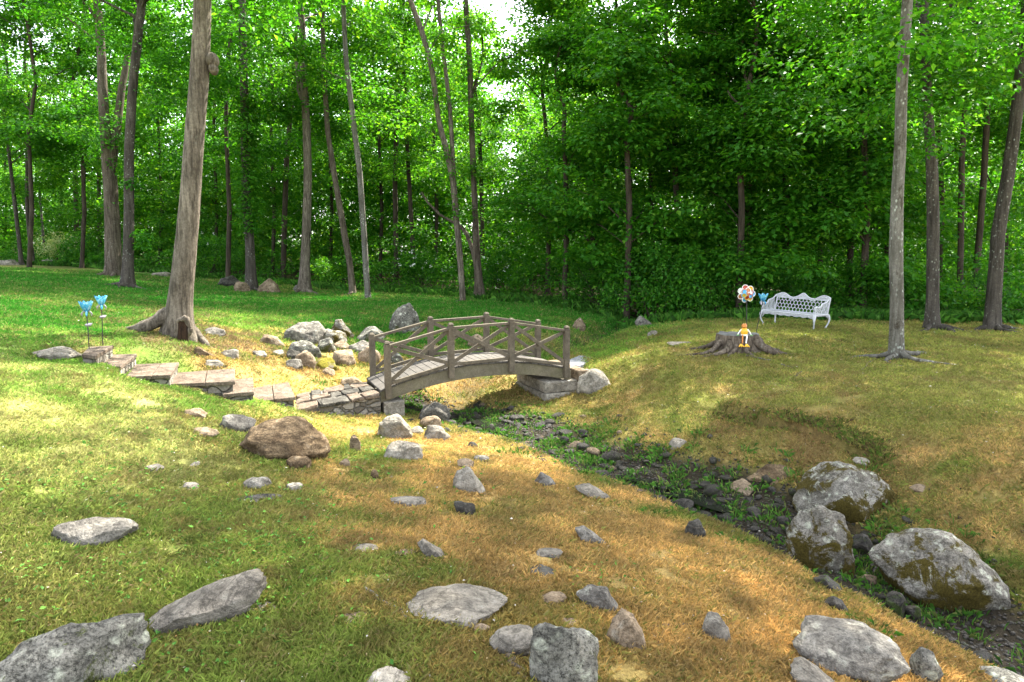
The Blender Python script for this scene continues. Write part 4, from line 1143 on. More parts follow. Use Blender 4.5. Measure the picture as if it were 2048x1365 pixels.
m.add(v, f, True); m.build('bark_side', M['stumpwood'], stp, SB)
m = MB(); top = v[-n:]; m.add([(SB[0], SB[1], SB[2] + SH + .004)] + [(p[0], p[1], p[2] + .001) for p in top], [(0, 1 + j, 1 + (j + 1) % n) for j in range(n)]); m.build('cut_face', M['cutwood'], stp, SB)


def root_tube(parent, org, p0, ang, ln, r0, mat='stumpwood', seed=0, up=.0):
    m = MB(); pts = []; rr = []
    for k in range(9):
        t = k / 8; a = ang + .35 * math.sin(seed + t * 4)
        x_ = p0[0] + math.cos(a) * ln * t; y_ = p0[1] + math.sin(a) * ln * t
        z_ = float(H(x_, y_)) + r0 * (.7 - 1.0 * t) + up * (1 - t) ** 2
        pts.append((x_, y_, z_)); rr.append(r0 * (1 - .75 * t) * (1 + .15 * math.sin(seed * 3 + k * 2)))
    m.tube(pts, rr, 8); return m.build('root', M[mat], parent, org)


for k, (a, ln, r0, u) in enumerate(((-2.75, .75, .055, .1), (-2.3, .62, .06, .12), (-1.95, .40, .05, .1), (-1.45, .38, .06, .12), (-.85, .62, .085, .14), (-.5, .45, .06, .08), (3.0, .6, .05, .06))):
    root_tube(stp, SB, (SB[0] + SR * .85 * math.cos(a), SB[1] + SR * .85 * math.sin(a)), a, ln, r0, 'stumpwood', k, u)


def fig():
    base = at_y(1488, 679, SB[1] - SR * .86); o = np.array([base[0], base[1], SB[2] + SH + .004])
    r = empty('garden_figurine', tuple(o), 'small yellow painted metal frog figure sitting on the stump edge', 'figurine')
    f_ = np.array([-.15, -1, 0]); f_ /= np.linalg.norm(f_); s_ = np.array([1, -.15, 0]) / 1.011
    U = np.array([0, 0, 1.0]); T = lambda s, u, f: o + (s_ * s + U * u + f_ * f) * .86
    m = MB(); m.blob(T(0, .068, 0), (.056, .048, .075), 16, 12); m.build('body', M['yellow'], r, o)
    m = MB(); m.blob(T(0, .004 + .01, .0), (.052, .05, .022), 14, 8); m.build('trousers', M['cream'], r, o)
    m = MB(); m.blob(T(-.008, .175, .004), (.043, .042, .036), 16, 10); m.blob(T(-.008, .163, .035), (.036, .028, .018), 12, 8)
    hd = m.build('head', M['orange'], r, o)
    for q in (-.024, .016):
        m = MB(); m.blob(T(q, .207, .012), .014, 10, 8); m.build('eye', M['copper'], hd, o)
    for sg_ in (-1, 1):
        m = MB(); m.tube([T(sg_ * .05, .115, 0), T(sg_ * .085, .075, .01), T(sg_ * .115, .022, .015)], [.011, .009, .008], 8); a_ = m.build('arm', M['cream'], r, o)
        m = MB(); hb = T(sg_ * .118, .014, .02); m.blob(hb, (.016, .014, .009))
        for q in (-.012, 0, .012): m.tube([hb, hb + s_ * q * 1.3 + f_ * .028], [.006, .005], 6)
        m.build('hand', M['greenpaint'], a_, o)
        m = MB(); m.tube([T(sg_ * .03, .012, .03), T(sg_ * .022 + (.012 if sg_ > 0 else -.018), -.0, .085), T(sg_ * .03 - .012, -.125, .10)], [.013, .012, .010], 8); l_ = m.build('leg', M['cream' if sg_ > 0 else 'orange'], r, o)
        fb = T(sg_ * .048 - .02, -.145, .118); m = MB(); m.blob(fb, (.022, .02, .012))
        for q in (-.030, 0, .030): m.tube([fb, fb + s_ * q + f_ * .035 - U * .022], [.011, .009], 6); m.blob(fb + s_ * q + f_ * .037 - U * .024, .011, 8, 6)
        m.build('foot', M['yellow'], l_, o)


fig()


def petal(m, c, ang, ln, wd, lift, curl, tilt_axis=None, n=7):
    """open cup petal growing out of c"""
    d = np.array([math.cos(ang), math.sin(ang), 0]); s_ = np.array([-d[1], d[0], 0]); v = []; f = []
    for k in range(n):
        t = k / (n - 1)
        r = ln * (.16 + .62 * math.sin(t * 1.9)) * lift[0] - curl * ln * t ** 3 * .5
        z_ = ln * t * lift[1]
        w_ = wd * math.sin(math.pi * min(1, .12 + .86 * t)) ** .8
        for q in (-1, -.5, 0, .5, 1):
            v.append(c + d * (r - .12 * ln * abs(q) ** 2 * math.sin(3.14 * t)) + s_ * w_ * q + np.array([0, 0, z_]))
    for k in range(n - 1):
        for q in range(4): f.append((k * 5 + q, k * 5 + q + 1, (k + 1) * 5 + q + 1, (k + 1) * 5 + q))
    m.add(v, f, True)


def flower(bpx, Yb, tip, hgt, wd, label, panel=True, z0=None):
    b = ground(*bpx) if z0 is None else np.array([at_y(*bpx, Yb)[0], Yb, z0])
    Yb = b[1]
    t = at_y(tip[0], tip[1], Yb)
    r = empty('solar_flower_stake', tuple(b), label, 'garden stake', 'blue glass flower stakes')
    m = MB(); m.tube([b - (0, 0, .05), b * .5 + t * .5 + (.004, 0, 0), t], [.0055, .0055, .0065], 8); m.build('stake', M['iron'], r, b)
    for k in range(6):
        m = MB(); petal(m, t + (0, 0, 0), k * 1.0472 + .3, hgt, wd * .30, (wd / hgt * .62, 1.0), -.30)
        o = m.build('petal', M['blueglass'], r, b); sd = o.modifiers.new('thick', 'SOLIDIFY'); sd.thickness = .004
    m = MB(); m.blob(t + (0, 0, .012), (wd * .16, wd * .16, .02)); m.build('calyx', M['blueglass'], r, b)
    for k in range(4):
        a = k * 1.57 + .5; d = np.array([math.cos(a), math.sin(a), 0])
        m = MB(); m.tube([t - (0, 0, .004), t + d * wd * .24 + (0, 0, .006), t + d * wd * .40 - (0, 0, .022), t + d * wd * .37 - (0, 0, .05)], [.006, .008, .011, .004], 8); m.build('curled_leaf', M['blueglass'] if k % 2 else M['greymetal'], r, b)
    if panel:
        pz = t + (b - t) * .30 + np.array([.016, -.006, 0])
        m = MB(); m.prism([pz + np.array(q) for q in ((-.03, -.024, .012), (.036, -.024, .012), (.036, .024, .030), (-.03, .024, .030))][::1], [pz + np.array(q) for q in ((-.024, -.02, -.006), (.03, -.02, -.006), (.03, .02, .004), (-.024, .02, .004))]); m.build('solar_panel', M['greymetal'], r, b, .003)


flower((179, 716), 7.6, (173, 624), .125, .125, 'blue glass flower stake standing at the front of the top step')
flower((205, 692), 7.8, (203, 611), .120, .115, 'taller looking blue glass flower stake behind the top step')
flower((1511, 668), SB[1] + .1, (1526, 603), .125, .13, 'blue glass flower stake leaning on the stump toward the bench', False, SB[2] + SH)

# spinner
pb = np.array([at_y(1496, 655, SB[1] + SR + .12)[0], SB[1] + SR + .12, 0]); pb[2] = float(H(pb[0], pb[1]))
pc = at_y(1494, 588, pb[1])
sp = empty('flower_wind_spinner', tuple(pb), 'metal wind spinner with red, blue and yellow round petals behind the stump', 'wind spinner')
m = MB(); m.tube([pb - (0, 0, .05), np.array([pc[0], pc[1] + .03, pc[2] + .02])], .007, 8); m.build('stake', M['iron'], sp, pb)
cols = ['skyblue', 'yellow', 'red', 'cream', 'copper', 'skyblue', 'gold', 'red']
for layer, (R0, rr, yo, nn, sh) in enumerate(((.100, .045, .03, 7, 0), (.062, .037, -.02, 6, .4))):
    for k in range(nn):
        a = 6.28318 * k / nn + sh; c0 = pc + np.array([math.cos(a) * R0, yo, math.sin(a) * R0])
        m = MB(); v = [tuple(c0 + (0, .012, 0))]; f = []; n = 18
        for q in range(n):
            b = 6.28318 * q / n; v.append(tuple(c0 + np.array([math.cos(b) * rr, .016 * math.sin(b - a + .9) - .008, math.sin(b) * rr])))
        f = [(0, 1 + q, 1 + (q + 1) % n) for q in range(n)]; m.add(v, f, True)
        o = m.build('petal', M[cols[(k + layer * 3) % 8]], sp, pb); o.modifiers.new('thick', 'SOLIDIFY').thickness = .003
        m = MB(); rim = [np.array(q) for q in v[1:]]; m.tube(rim + [rim[0]], .006, 6, False); m.build('petal_rim', M['cream' if layer == 0 else cols[(k + 2) % 8]], o, pb)
m = MB(); m.blob(pc + (0, -.045, 0), (.022, .018, .022)); m.build('hub', M['copper'], sp, pb)

# ornate bench
b0 = at_y(1524, 647, 14.0); b1 = at_y(1638, 663, 12.9)
b0[2] = float(H(b0[0], b0[1])); b1[2] = float(H(b1[0], b1[1]))
seat0 = at_y(1524, 622, 14.0); seat1 = at_y(1640, 634, 12.9)
ex = seat1 - seat0; BLN = np.linalg.norm(ex); ex /= BLN; BLN *= .92
ey = np.cross((0, 0, 1), ex); ey /= np.linalg.norm(ey); ey = ey if ey[1] > 0 else -ey   # toward the back
ez = np.cross(ex, ey); ez = ez if ez[2] > 0 else -ez
bo = np.array([seat0[0], seat0[1], b0[2]])
bench = empty('garden_bench', tuple(bo), 'ornate white cast iron bench with honeycomb back on the mound', 'bench')
Tb = lambda x_, y_, z_: seat0 + ex * x_ + ey * y_ + ez * z_
DP = .40; HB = .32; rake = .07
bk = lambda x_, z_: Tb(x_, DP + rake * z_ / HB, z_)
m = MB()
for k in range(9): m.bar(Tb(.0, .02 + DP * k / 8.5, -.01), Tb(BLN, .02 + DP * k / 8.5, -.01), .026, .012, ez)
m.build('seat', M['white'], bench, bo)
m = MB()
for k in range(40):
    x0 = BLN * k / 40; dz = -.035 - .018 * abs(math.sin(k * .55)); q = [Tb(x0, -.008, .012), Tb(x0 + BLN / 40, -.008, .012), Tb(x0 + BLN / 40, -.008, dz), Tb(x0, -.008, dz)]
    m.prism(q, [p + ey * .012 for p in q])
m.tube([Tb(0, -.012, .012), Tb(BLN, -.012, .012)], .012, 8)
for k in range(26): m.blob(Tb(BLN * (k + .5) / 26, -.016, -.018 - .006 * (k % 2)), .014, 8, 6)
m.build('apron', M['white'], bench, bo)
m = MB(); hr = .046; row = 0; z_ = .045
while z_ < HB - .04:
    x_ = .06 + (hr * .87 if row % 2 else 0)
    while x_ < BLN - .05:
        pts = [bk(x_ + hr * math.sin(1.0472 * q), z_ + hr * math.cos(1.0472 * q)) for q in range(7)]
        m.tube(pts, .0078, 5, False); x_ += hr * 1.74
    z_ += hr * 1.5; row += 1
m.build('lattice', M['white'], bench, bo)
m = MB(); crest = []
for k in range(61):
    t = k / 60; u = abs(t - .5) * 2
    h = HB - .03 + .085 * math.exp(-(u / .16) ** 2) + .065 * math.exp(-((u - .78) / .24) ** 2) - .02 * math.exp(-((u - .42) / .12) ** 2)
    crest.append((t * BLN, h))
for k in range(60):
    (xa, ha), (xb, hb) = crest[k], crest[k + 1]
    q = [bk(xa, ha), bk(xb, hb), bk(xb, HB - .055), bk(xa, HB - .055)]; m.prism(q, [p + ey * .014 for p in q])
m.tube([bk(a_, b_ + .006) for a_, b_ in crest], .013, 8)
for k in range(0, 60, 2): m.blob(bk(crest[k][0], crest[k][1] - .028) - ey * .006, .015 + .004 * (k % 4 == 0), 8, 6)
m.tube([bk(0.01, -.04), bk(.01, HB)], .016, 8); m.tube([bk(BLN - .01, -.04), bk(BLN - .01, HB)], .016, 8)
m.tube([bk(0, .006), bk(BLN, .006)], .012, 8)
m.build('backrest_frame', M['white'], bench, bo)
for x_ in (.0, BLN):
    m = MB(); prof = [(0, .0), (-.015, .06), (.015, .10), (-.03, .145), (.03, .17), (.10, .155), (.16, .17), (.20, .225), (.27, .235), (.33, .25), (DP + .05, HB - .0)]
    P3 = [Tb(x_, a_, b_) for a_, b_ in prof]; m.tube(P3, .014, 8)
    for k in range(9):
        y0 = .04 + (DP - .02) * k / 9; top = np.interp(y0, [.03, .10, .16, .2, .27, .33, .45], [.165, .155, .17, .225, .235, .25, .31])
        m.tube([Tb(x_, y0, 0), Tb(x_, y0 + .014, top * .35), Tb(x_, y0 - .012, top * .7), Tb(x_, y0 + .006, top)], .009, 6)
    m.blob(Tb(x_, -.02, .155), (.022, .022, .022)); m.tube([Tb(x_, -.01, .01), Tb(x_, DP + .03, .01)], .014, 8)
    m.build('armrest', M['white'], bench, bo)
for (x_, y_, sx) in ((.012, .0, -1), (BLN - .012, .0, 1), (.012, DP + .02, -1), (BLN - .012, DP + .02, 1)):
    tp = Tb(x_, y_, 0); gz = float(H(tp[0] + (.0), tp[1])); hh = tp[2] - gz; sy = -1 if y_ < .1 else 1
    m = MB(); pts = []; rr = []
    for k in range(11):
        t = k / 10; off = .045 * math.sin(t * 4.2) * (1 - .3 * t) - .05 * max(0, t - .75)
        pts.append(tp + ey * sy * off * .8 + ex * sx * off * .5 - np.array([0, 0, hh * t])); rr.append([.034, .032, .027, .023, .019, .016, .014, .013, .014, .018, .020][k])
    m.tube(pts, rr, 10); m.blob(pts[-1] + ey * sy * .02, (.026, .026, .012))
    q = [tp - ex * sx * .0, tp - ex * sx * .13, tp - ex * sx * .05 - np.array([0, 0, .05]), tp - np.array([0, 0, .12])]
    if y_ < .1: m.prism(q, [p + ey * .014 for p in q])
    m.build('leg', M['white'], bench, bo)

# fallen sticks and a chunk of bark
def stick(p, q, r, lab, name='fallen_stick', cat='stick', mat='bark_brown', lift=.01):
    a = ground(*p); b = ground(*q); m = MB(); pts = []
    for k in range(7):
        t = k / 6; c = a + (b - a) * t; c = np.array([c[0] + .02 * math.sin(k * 2.1), c[1], 0]); c[2] = float(H(c[0], c[1])) + lift; pts.append(c)
    m.tube(pts, [r * (1 - .4 * k / 6) for k in range(7)], 7)
    tag(m.build(name, M[mat], None, tuple(a)), lab, cat)


stick((730, 1182), (832, 1246), .011, 'bleached stick lying left of the large grey slab boulder', mat='bark_pale')
stick((1305, 1258), (1385, 1254), .010, 'reddish dead stick in the tan grass right of the pointed rock')
stick((1015, 1318), (1052, 1365), .018, 'brown stick in the gap beside the square lichen boulder')
stick((1722, 742), (1765, 706), .012, 'bare curved stick on the mound left of the pale trunk')
stick((1590, 754), (1606, 742), .008, 'short grey stick on the mound below the bench')
stick((1492, 714), (1542, 722), .014, 'weathered surface root in front of the stump', 'surface_root', 'root', 'bark_pale', .012)
stick((1562, 730), (1590, 738), .010, 'thin pale surface root right of the stump', 'surface_root', 'root', 'bark_pale', .008)
rock('brown', (740, 938, 757, 963), 'dark rotten wood chunk standing in the tan grass', 'wood chunk', 'wood_chunk', .8, facets=5, rough=2.5)
rock('brown', [(385, 700), (400, 692), (425, 705), (440, 716), (420, 714)], 'broken bark piece on the soil below the near trunk', 'bark', 'bark_chunk', .6, facets=5, rough=2.5)

rng = np.random.default_rng(4)
v, c = blades(1150000, 2.0, 26)
n = len(v)
me = mesh_np('grass', v.reshape(-1, 3), np.arange(n * 5).reshape(n, 5), M['blade'], False, np.repeat(c, 5, 0))
tag(link('grass', me), 'short mown turf, tan and dry by the creek and green on the lawn', 'grass', kind='stuff')



fr = []
for (cx_, cy_, r0_, r1_, a_, b_) in FOOT:
    if cy_ > 12 or a_ < .09: continue
    for k in range(int(10 + 60 * (a_ + b_))):
        q = rng.uniform(0, 6.2832); f_ = rng.uniform(.86, 1.04); u_, w_ = a_ * f_ * math.cos(q), b_ * f_ * math.sin(q)
        fr.append((cx_ + r0_ * u_ - r1_ * w_, cy_ + r1_ * u_ + r0_ * w_))
fr = np.array(fr); fr = fr[creek_mask(fr[:, 0], fr[:, 1])[0] < .4]
tufts('stone_edge_grass', 'longer unmown grass round the edges of the stones', fr, 16, .048, None, .025, .0032)

# broad leaved weeds, litter of twigs and fallen leaves
def flakes(name, label, cat, n, fn, L, cols, flat=.9, lift=.012):
    q = [fn() for _ in range(n)]; bx = np.array([p[0] for p in q]); by = np.array([p[1] for p in q])
    L = L * rng.uniform(.5, 1.4, n)[:, None] * np.clip(by / 5, .8, 2)[:, None]
    p = np.stack([bx, by, H(bx, by) + lift * rng.uniform(.3, 1.6, n)], 1)
    nr = rng.normal(0, 1, (n, 3)) * (1 - flat) + np.array([0, 0, flat]); nr /= np.linalg.norm(nr, axis=1, keepdims=True)
    ax = rng.normal(0, 1, (n, 3)); ax -= nr * (ax * nr).sum(1, keepdims=True); ax /= np.linalg.norm(ax, axis=1, keepdims=True); sd = np.cross(nr, ax)
    w = L * rng.uniform(.3, .8, n)[:, None]
    v = np.stack([p, p + ax * L * .45 + sd * w * .5 + nr * L * .12, p + ax * L, p + ax * L * .45 - sd * w * .5 + nr * L * .12], 1)
    c = np.array(cols)[rng.integers(0, len(cols), n)] * rng.uniform(.6, 1.3, n)[:, None]
    tag(link(name, mesh_np(name, v.reshape(-1, 3), np.arange(n * 4).reshape(n, 4), M['blade'], False, np.repeat(c, 4, 0))), label, cat, kind='stuff')


WC = [ground(*p)[:2] for p in ((470, 1105), (520, 1060), (560, 1090), (430, 1140), (620, 1065), (600, 1120), (380, 1060), (300, 1010), (480, 1000), (640, 1010), (60, 960), (150, 990), (560, 1190), (660, 1085), (120, 1120), (250, 1150), (430, 1210), (1210, 1150), (750, 905), (700, 930), (240, 940), (480, 1300), (330, 1290), (20, 1210))]


def weed_at():
    c = WC[int(rng.integers(0, len(WC)))] if rng.random() < .75 else np.array([rng.uniform(-3.5, -.3), rng.uniform(2.3, 6)])
    return c[0] + rng.normal(0, .14), c[1] + rng.normal(0, .16)


flakes('weeds', 'small broad leaved weeds and clover in the left foreground grass', 'weeds', 2600, weed_at, .030, [(.07, .20, .02), (.10, .24, .03), (.05, .15, .02)], .7, .022)


def litter_at():
    d = 2.3 * math.exp(rng.random() * 2.0); return rng.uniform(-.8, .85) * d, d


flakes('leaf_litter', 'scattered brown leaf scraps and pale petals on the turf', 'litter', 3800, litter_at, .016, [(.20, .12, .05), (.12, .07, .03), (.36, .27, .15), (.28, .16, .06), (.5, .47, .4)], .8, .024)

# ------------------------------------------------------------------ trees
rng = np.random.default_rng(77)


def leaves(cen, rad, per, L, up=.75):
    """leaf quads spread through flattened clumps; cen (N,3), rad (N,3)"""
    cen = np.asarray(cen, float); rad = np.asarray(rad, float)
    N = len(cen); n = N * per
    d = rng.normal(0, 1, (n, 3)); d /= np.linalg.norm(d, axis=1, keepdims=True)
    r = rng.random(n) ** .45
    C = np.repeat(cen, per, 0); R = np.repeat(rad, per, 0)
    loc = d * r[:, None]
    p = C + loc * R
    p[:, 2] -= .35 * R[:, 2] * (loc[:, 0] ** 2 + loc[:, 1] ** 2)      # sprays droop at their ends
    nrm = rng.normal(0, 1, (n, 3)) * (1 - up) + np.array([0, 0, up]) + .35 * d
    nrm /= np.linalg.norm(nrm, axis=1, keepdims=True)
    ax = d + rng.normal(0, .7, (n, 3)) + np.array([0, 0, -.35]); ax -= nrm * (ax * nrm).sum(1, keepdims=True); ax /= np.linalg.norm(ax, axis=1, keepdims=True)
    sd = np.cross(nrm, ax)
    l = L * rng.uniform(.55, 1.25, n)[:, None]; w = l * rng.uniform(.55, .85, n)[:, None]
    fold = nrm * l * .10
    v = np.stack([p, p + ax * l * .42 + sd * w * .5 + fold, p + ax * l - fold * .8, p + ax * l * .42 - sd * w * .5 + fold], 1)
    return v.reshape(-1, 3), np.arange(n * 4).reshape(n, 4)


def trunk_mesh(pts, rad, seed, flare=.9, nring=18, knobs=0.0, lobes=5, limbs=()):
    """tapered trunk with a root flare; limbs are tubes in the same mesh"""
    P = np.array(pts, float); Rr = np.array(rad, float)
    s = np.concatenate([[0], np.cumsum(np.linalg.norm(np.diff(P, axis=0), axis=1))])
    k = max(30, min(140, int(s[-1] / .12)))
    t = s[-1] * np.linspace(0, 1, k) ** 1.35
    Q = np.stack([np.interp(t, s, P[:, i]) for i in range(3)], 1)
    for _ in range(3): Q[1:-1] = (Q[:-2] + 2 * Q[1:-1] + Q[2:]) / 4
    R = np.interp(t, s, Rr); r0 = R[0]
    v = []; f = []
    for i in range(k):
        h = t[i]
        for j in range(nring):
            a = 6.28318 * j / nring
            fl = flare * math.exp(-h / (r0 * 1.5)) * (.45 + 1.1 * max(0, math.cos(lobes * a / 2 + seed)) ** 2)
            q = Vector((math.cos(a) * 1.5, math.sin(a) * 1.5, h * 1.2 + seed * 3.1))
            rr = R[i] * (1 + fl + .06 * mn.noise(q) + .035 * mn.noise(q * 3.1) + knobs * max(0, mn.noise(q * .9 + Vector((9, 0, 0))) - .35))
            v.append((Q[i][0] + rr * math.cos(a), Q[i][1] + rr * math.sin(a), Q[i][2]))
    for i in range(k - 1):
        for j in range(nring): f.append((i * nring + j, i * nring + (j + 1) % nring, (i + 1) * nring + (j + 1) % nring, (i + 1) * nring + j))
    m = MB(); m.add(v, f, True)
    for lp, lr in limbs: m.tube(lp, lr, 8)
    return m, Q, R


def tree(label, path, bark='bark_grey', Y=None, top=15, crown=None, leaf='leaf', cat='tree', name='tree', L=.12, flare=.55, seed=None, forks=(), roots=0, low=(), per=100, group=None, sprays=1.0, lobes=5, knobs=0.0, ring=18, wf=.80):
    """path: (px, py, width px) from the base upward in the photograph; crown: (z0, z1, radius, clumps); low: leaf clumps on the trunk as (px, py, radius)"""
    seed = seed if seed is not None else int(path[0][0])
    rg = np.random.default_rng(seed + 5)
    if Y is None: Y = ground(path[0][0], path[0][1])[1]
    pts = [at_y(p[0], p[1], Y) for p in path]; rad = [p[2] * wf / FPX * Y / 2 for p in path]
    gz = float(H(pts[0][0], Y))
    pts[0] = np.array([pts[0][0], Y, gz - .08])
    if pts[-1][2] < top:
        d = pts[-1] - pts[max(0, len(pts) - 3)]; d /= d[2] if d[2] > .1 else 1
        d = np.clip(d, -.35, .35); n = 5; z0 = pts[-1][2]; b = pts[-1].copy(); r1 = rad[-1]
        for k in range(1, n + 1):
            t = k / n; pts.append(np.array([b[0] + d[0] * .6 * (top - z0) * t + .25 * math.sin(seed + k), b[1] + .2 * math.sin(seed * 2 + k * 1.7), z0 + (top - z0) * t])); rad.append(r1 * (1 - .85 * t) + .01)
    org = np.array([pts[0][0], Y, gz])
    root = empty(name, tuple(org), label, cat, group)
    limbs = []; cen = []; cr = []
    P = np.array(pts)
    for fk in forks:
        limbs.append(([at_y(a, b, Y + .15 * i) for i, (a, b, w) in enumerate(fk)], [w * wf / FPX * Y / 2 for a, b, w in fk]))
    if crown:
        z0, z1, R, nc = crown
        k = 0; sub = []
        for _ in range(max(5, nc // 9)):
            hz = z0 + (z1 - z0) * rg.random() ** .9
            tr = (hz - z0) / (z1 - z0); rr = R * (1 - .75 * tr ** 1.6) * (.55 + .55 * rg.random()) * (.55 + .45 * min(1, tr * 4 + .4))
            a = rg.uniform(0, 6.283)
            tx, ty = np.interp(hz, P[:, 2], P[:, 0]), np.interp(hz, P[:, 2], P[:, 1])
            e = np.array([tx + rr * math.cos(a), ty + rr * math.sin(a), hz + rr * rg.uniform(-.05, .35)])
            bz = max(gz + 1.2, hz - rr * rg.uniform(.2, .5)); b = np.array([np.interp(bz, P[:, 2], P[:, 0]), np.interp(bz, P[:, 2], P[:, 1]), bz])
            mid = (b + e) / 2 + np.array([rg.normal(0, .12), rg.normal(0, .12), .12 * rr])
            r_ = float(np.interp(bz, P[:, 2], rad)); r_ = min(r_ * .4, .008 + .011 * rr)
            if bz > z0 + .9: limbs.append(([b, mid, e], [r_, r_ * .6, .006]))
            m_ = max(3, int(9))
            for q in range(m_):
                t = .35 + .75 * rg.random(); c = b * (1 - t) + e * t if t < .5 else mid * max(0, 2 - 2 * t) + e * min(1, 2 * t - 1) + (e - mid) * max(0, t - 1)
                c = c + rg.normal(0, 1, 3) * (.32 * rr * .5 + .15, .32 * rr * .5 + .15, .22)
                s_ = rg.uniform(.38, .85) * sprays
                cen.append(c); cr.append((s_, s_, s_ * rg.uniform(.28, .5)))
    for (a, b, r_) in low:
        c = at_y(a, b, Y - .1 * rg.random()); cen.append(c); cr.append((r_, r_, r_ * .8))
    m, Q, R_ = trunk_mesh(pts, rad, seed, flare, ring, knobs, lobes, limbs)
    m.build('trunk', M[bark], root, org)
    if cen:
        v, f = leaves(cen, cr, per, L)
        me = mesh_np('crown', v - org, f, M[leaf]); link('crown', me, root)
    for k in range(roots):
        a = -1.57 + (k - (roots - 1) / 2) * 1.15 + rg.normal(0, .15)
        root_tube(root, org, (org[0] + rad[0] * .9 * math.cos(a), org[1] + rad[0] * .9 * math.sin(a)), a, rg.uniform(.4, .9), rad[0] * .38, bark, seed + k, .05)
    return root, org


# --- trunks that stand at the wood edge and on the lawn
t1, t1o = tree('thick grey trunk with a dark hollow at its foot, nearest tree of all', [(352, 674, 66), (359, 610, 57), (369, 520, 53), (379, 420, 49), (387, 300, 46), (394, 210, 44), (400, 130, 43), (404, 60, 40), (405, -30, 38)], 'bark_grey', None, 15, (5.4, 15, 3.4, 170), 'leaf', wf=.79, flare=.55, lobes=4, ring=40, knobs=.1, L=.11)
_y = t1o[1]
m = MB()
ringp = []
for k in range(25):     # swollen callus rim round the hole at the foot
    a = 6.28318 * k / 24; w_ = 1 + .12 * math.sin(5 * a + 1); ringp.append(at_y(366 + 13 * w_ * math.cos(a), 657 + 20 * w_ * math.sin(a), _y - .27 + .02 * math.sin(a)))
m.tube(ringp, [.034 * (1 + .3 * math.sin(7 * k)) for k in range(25)], 8)
rim = m.build('hollow_rim', M['bark_grey'], t1, t1o)
m = MB(); m.blob(at_y(366, 657, _y - .262), (.08, .035, .125), 14, 10)  # solid dark plug; the shade inside the hole is put into its colour
for k in range(9): m.tube([at_y(358 + 2 * k, 642 + 3 * (k % 3), _y - .28), at_y(357 + 2.2 * k, 664, _y - .30), at_y(355 + 2.6 * k, 684 - 4 * (k % 2), _y - .31)], .010, 6)
m.build('hollow', M['hollow'], rim, t1o)
m = MB(); m.blob(at_y(425, 122, _y), (.085, .12, .11), 14, 10); m.blob(at_y(427, 138, _y), (.06, .1, .09), 12, 8); m.build('burl', M['bark_grey'], t1, t1o)
for k, (a, ln, r_) in enumerate(((3.35, .72, .13), (.10, .55, .10), (2.5, .6, .10))): root_tube(t1, t1o, (t1o[0] + .06 * math.cos(a), t1o[1] + .06 * math.sin(a)), a, ln, r_, 'bark_grey', k, .22)

tree('dark grey straight trunk on the lawn just left of the nearest tree', [(255, 576, 31), (256, 530, 26), (258, 450, 24), (258, 300, 22), (265, 180, 21), (277, 60, 20), (286, -10, 18)], 'bark_dark', None, 16, (5.0, 16, 3.3, 220), 'leaf_dark', roots=3, low=[(283, 470, .22), (285, 490, .2), (262, 365, .2)])
tree('forked old trunk with moss at its base, second from the left lawn edge', [(228, 553, 34), (226, 500, 32), (225, 450, 31), (221, 370, 28), (212, 280, 22), (205, 180, 19), (203, 110, 17)], 'bark_brown', None, 15, (5.2, 15, 3.4, 200), 'leaf', wf=.9, forks=[[(222, 340, 20), (232, 270, 18), (243, 180, 15), (256, 110, 12)]], roots=2, low=[(210, 290, .45), (222, 270, .5), (240, 285, .4), (212, 400, .4), (205, 250, .5), (236, 330, .35)])
tree('ivy covered trunk standing between the tan peaked boulder and the dark boulder', [(502, 582, 28), (501, 530, 24), (499, 480, 22), (492, 380, 21), (489, 200, 20), (485, 60, 17), (484, -20, 15)], 'bark_dark', None, 15, (5.5, 15, 2.8, 120), 'leaf', roots=2,
     low=[(496 + 12 * math.sin(k * 2.3), 190 + k * 7.2, .34) for k in range(38)])
tree('slim straight grey trunk right of the tan peaked boulder', [(608, 585, 30), (610, 530, 23), (613, 450, 21), (616, 350, 20), (613, 250, 19), (607, 150, 17), (604, 40, 15)], 'bark_grey', None, 15, (6.0, 15, 2.8, 110), 'leaf', forks=[[(611, 215, 14), (598, 180, 12), (590, 100, 9)]], roots=2)
tree('left leaning slender trunk between two straight ones', [(706, 588, 17), (700, 530, 16), (691, 480, 16), (672, 370, 14), (656, 270, 13), (648, 150, 12), (645, 40, 10)], 'bark_brown', None, 13, (5.5, 13, 2.4, 80), 'leaf', roots=1)
tree('pale thin trunk bowing left at the middle of the lawn edge', [(736, 597, 15), (732, 540, 15), (728, 470, 14), (719, 340, 14), (705, 230, 13), (692, 120, 12), (686, 0, 10)], 'bark_pale', None, 13, (5.2, 13, 2.4, 90), 'leaf_bright', roots=1)
tree('thin double trunk leaning left over the lawn edge behind the bridge', [(926, 603, 15), (923, 560, 15), (919, 506, 15), (913, 440, 15), (907, 365, 16), (893, 300, 15), (878, 246, 13), (865, 145, 13), (845, 66, 14), (818, -5, 13)], 'bark_grey', None, 12.5, (6.2, 12.5, 2.4, 70), 'leaf_bright',
     forks=[[(907, 350, 12), (904, 286, 11), (900, 220, 11), (892, 150, 10), (884, 90, 10), (876, 0, 9), (870, -80, 7)]], roots=1, low=[(893, 305, .35), (905, 400, .35), (912, 425, .3), (880, 190, .3), (905, 345, .35)])
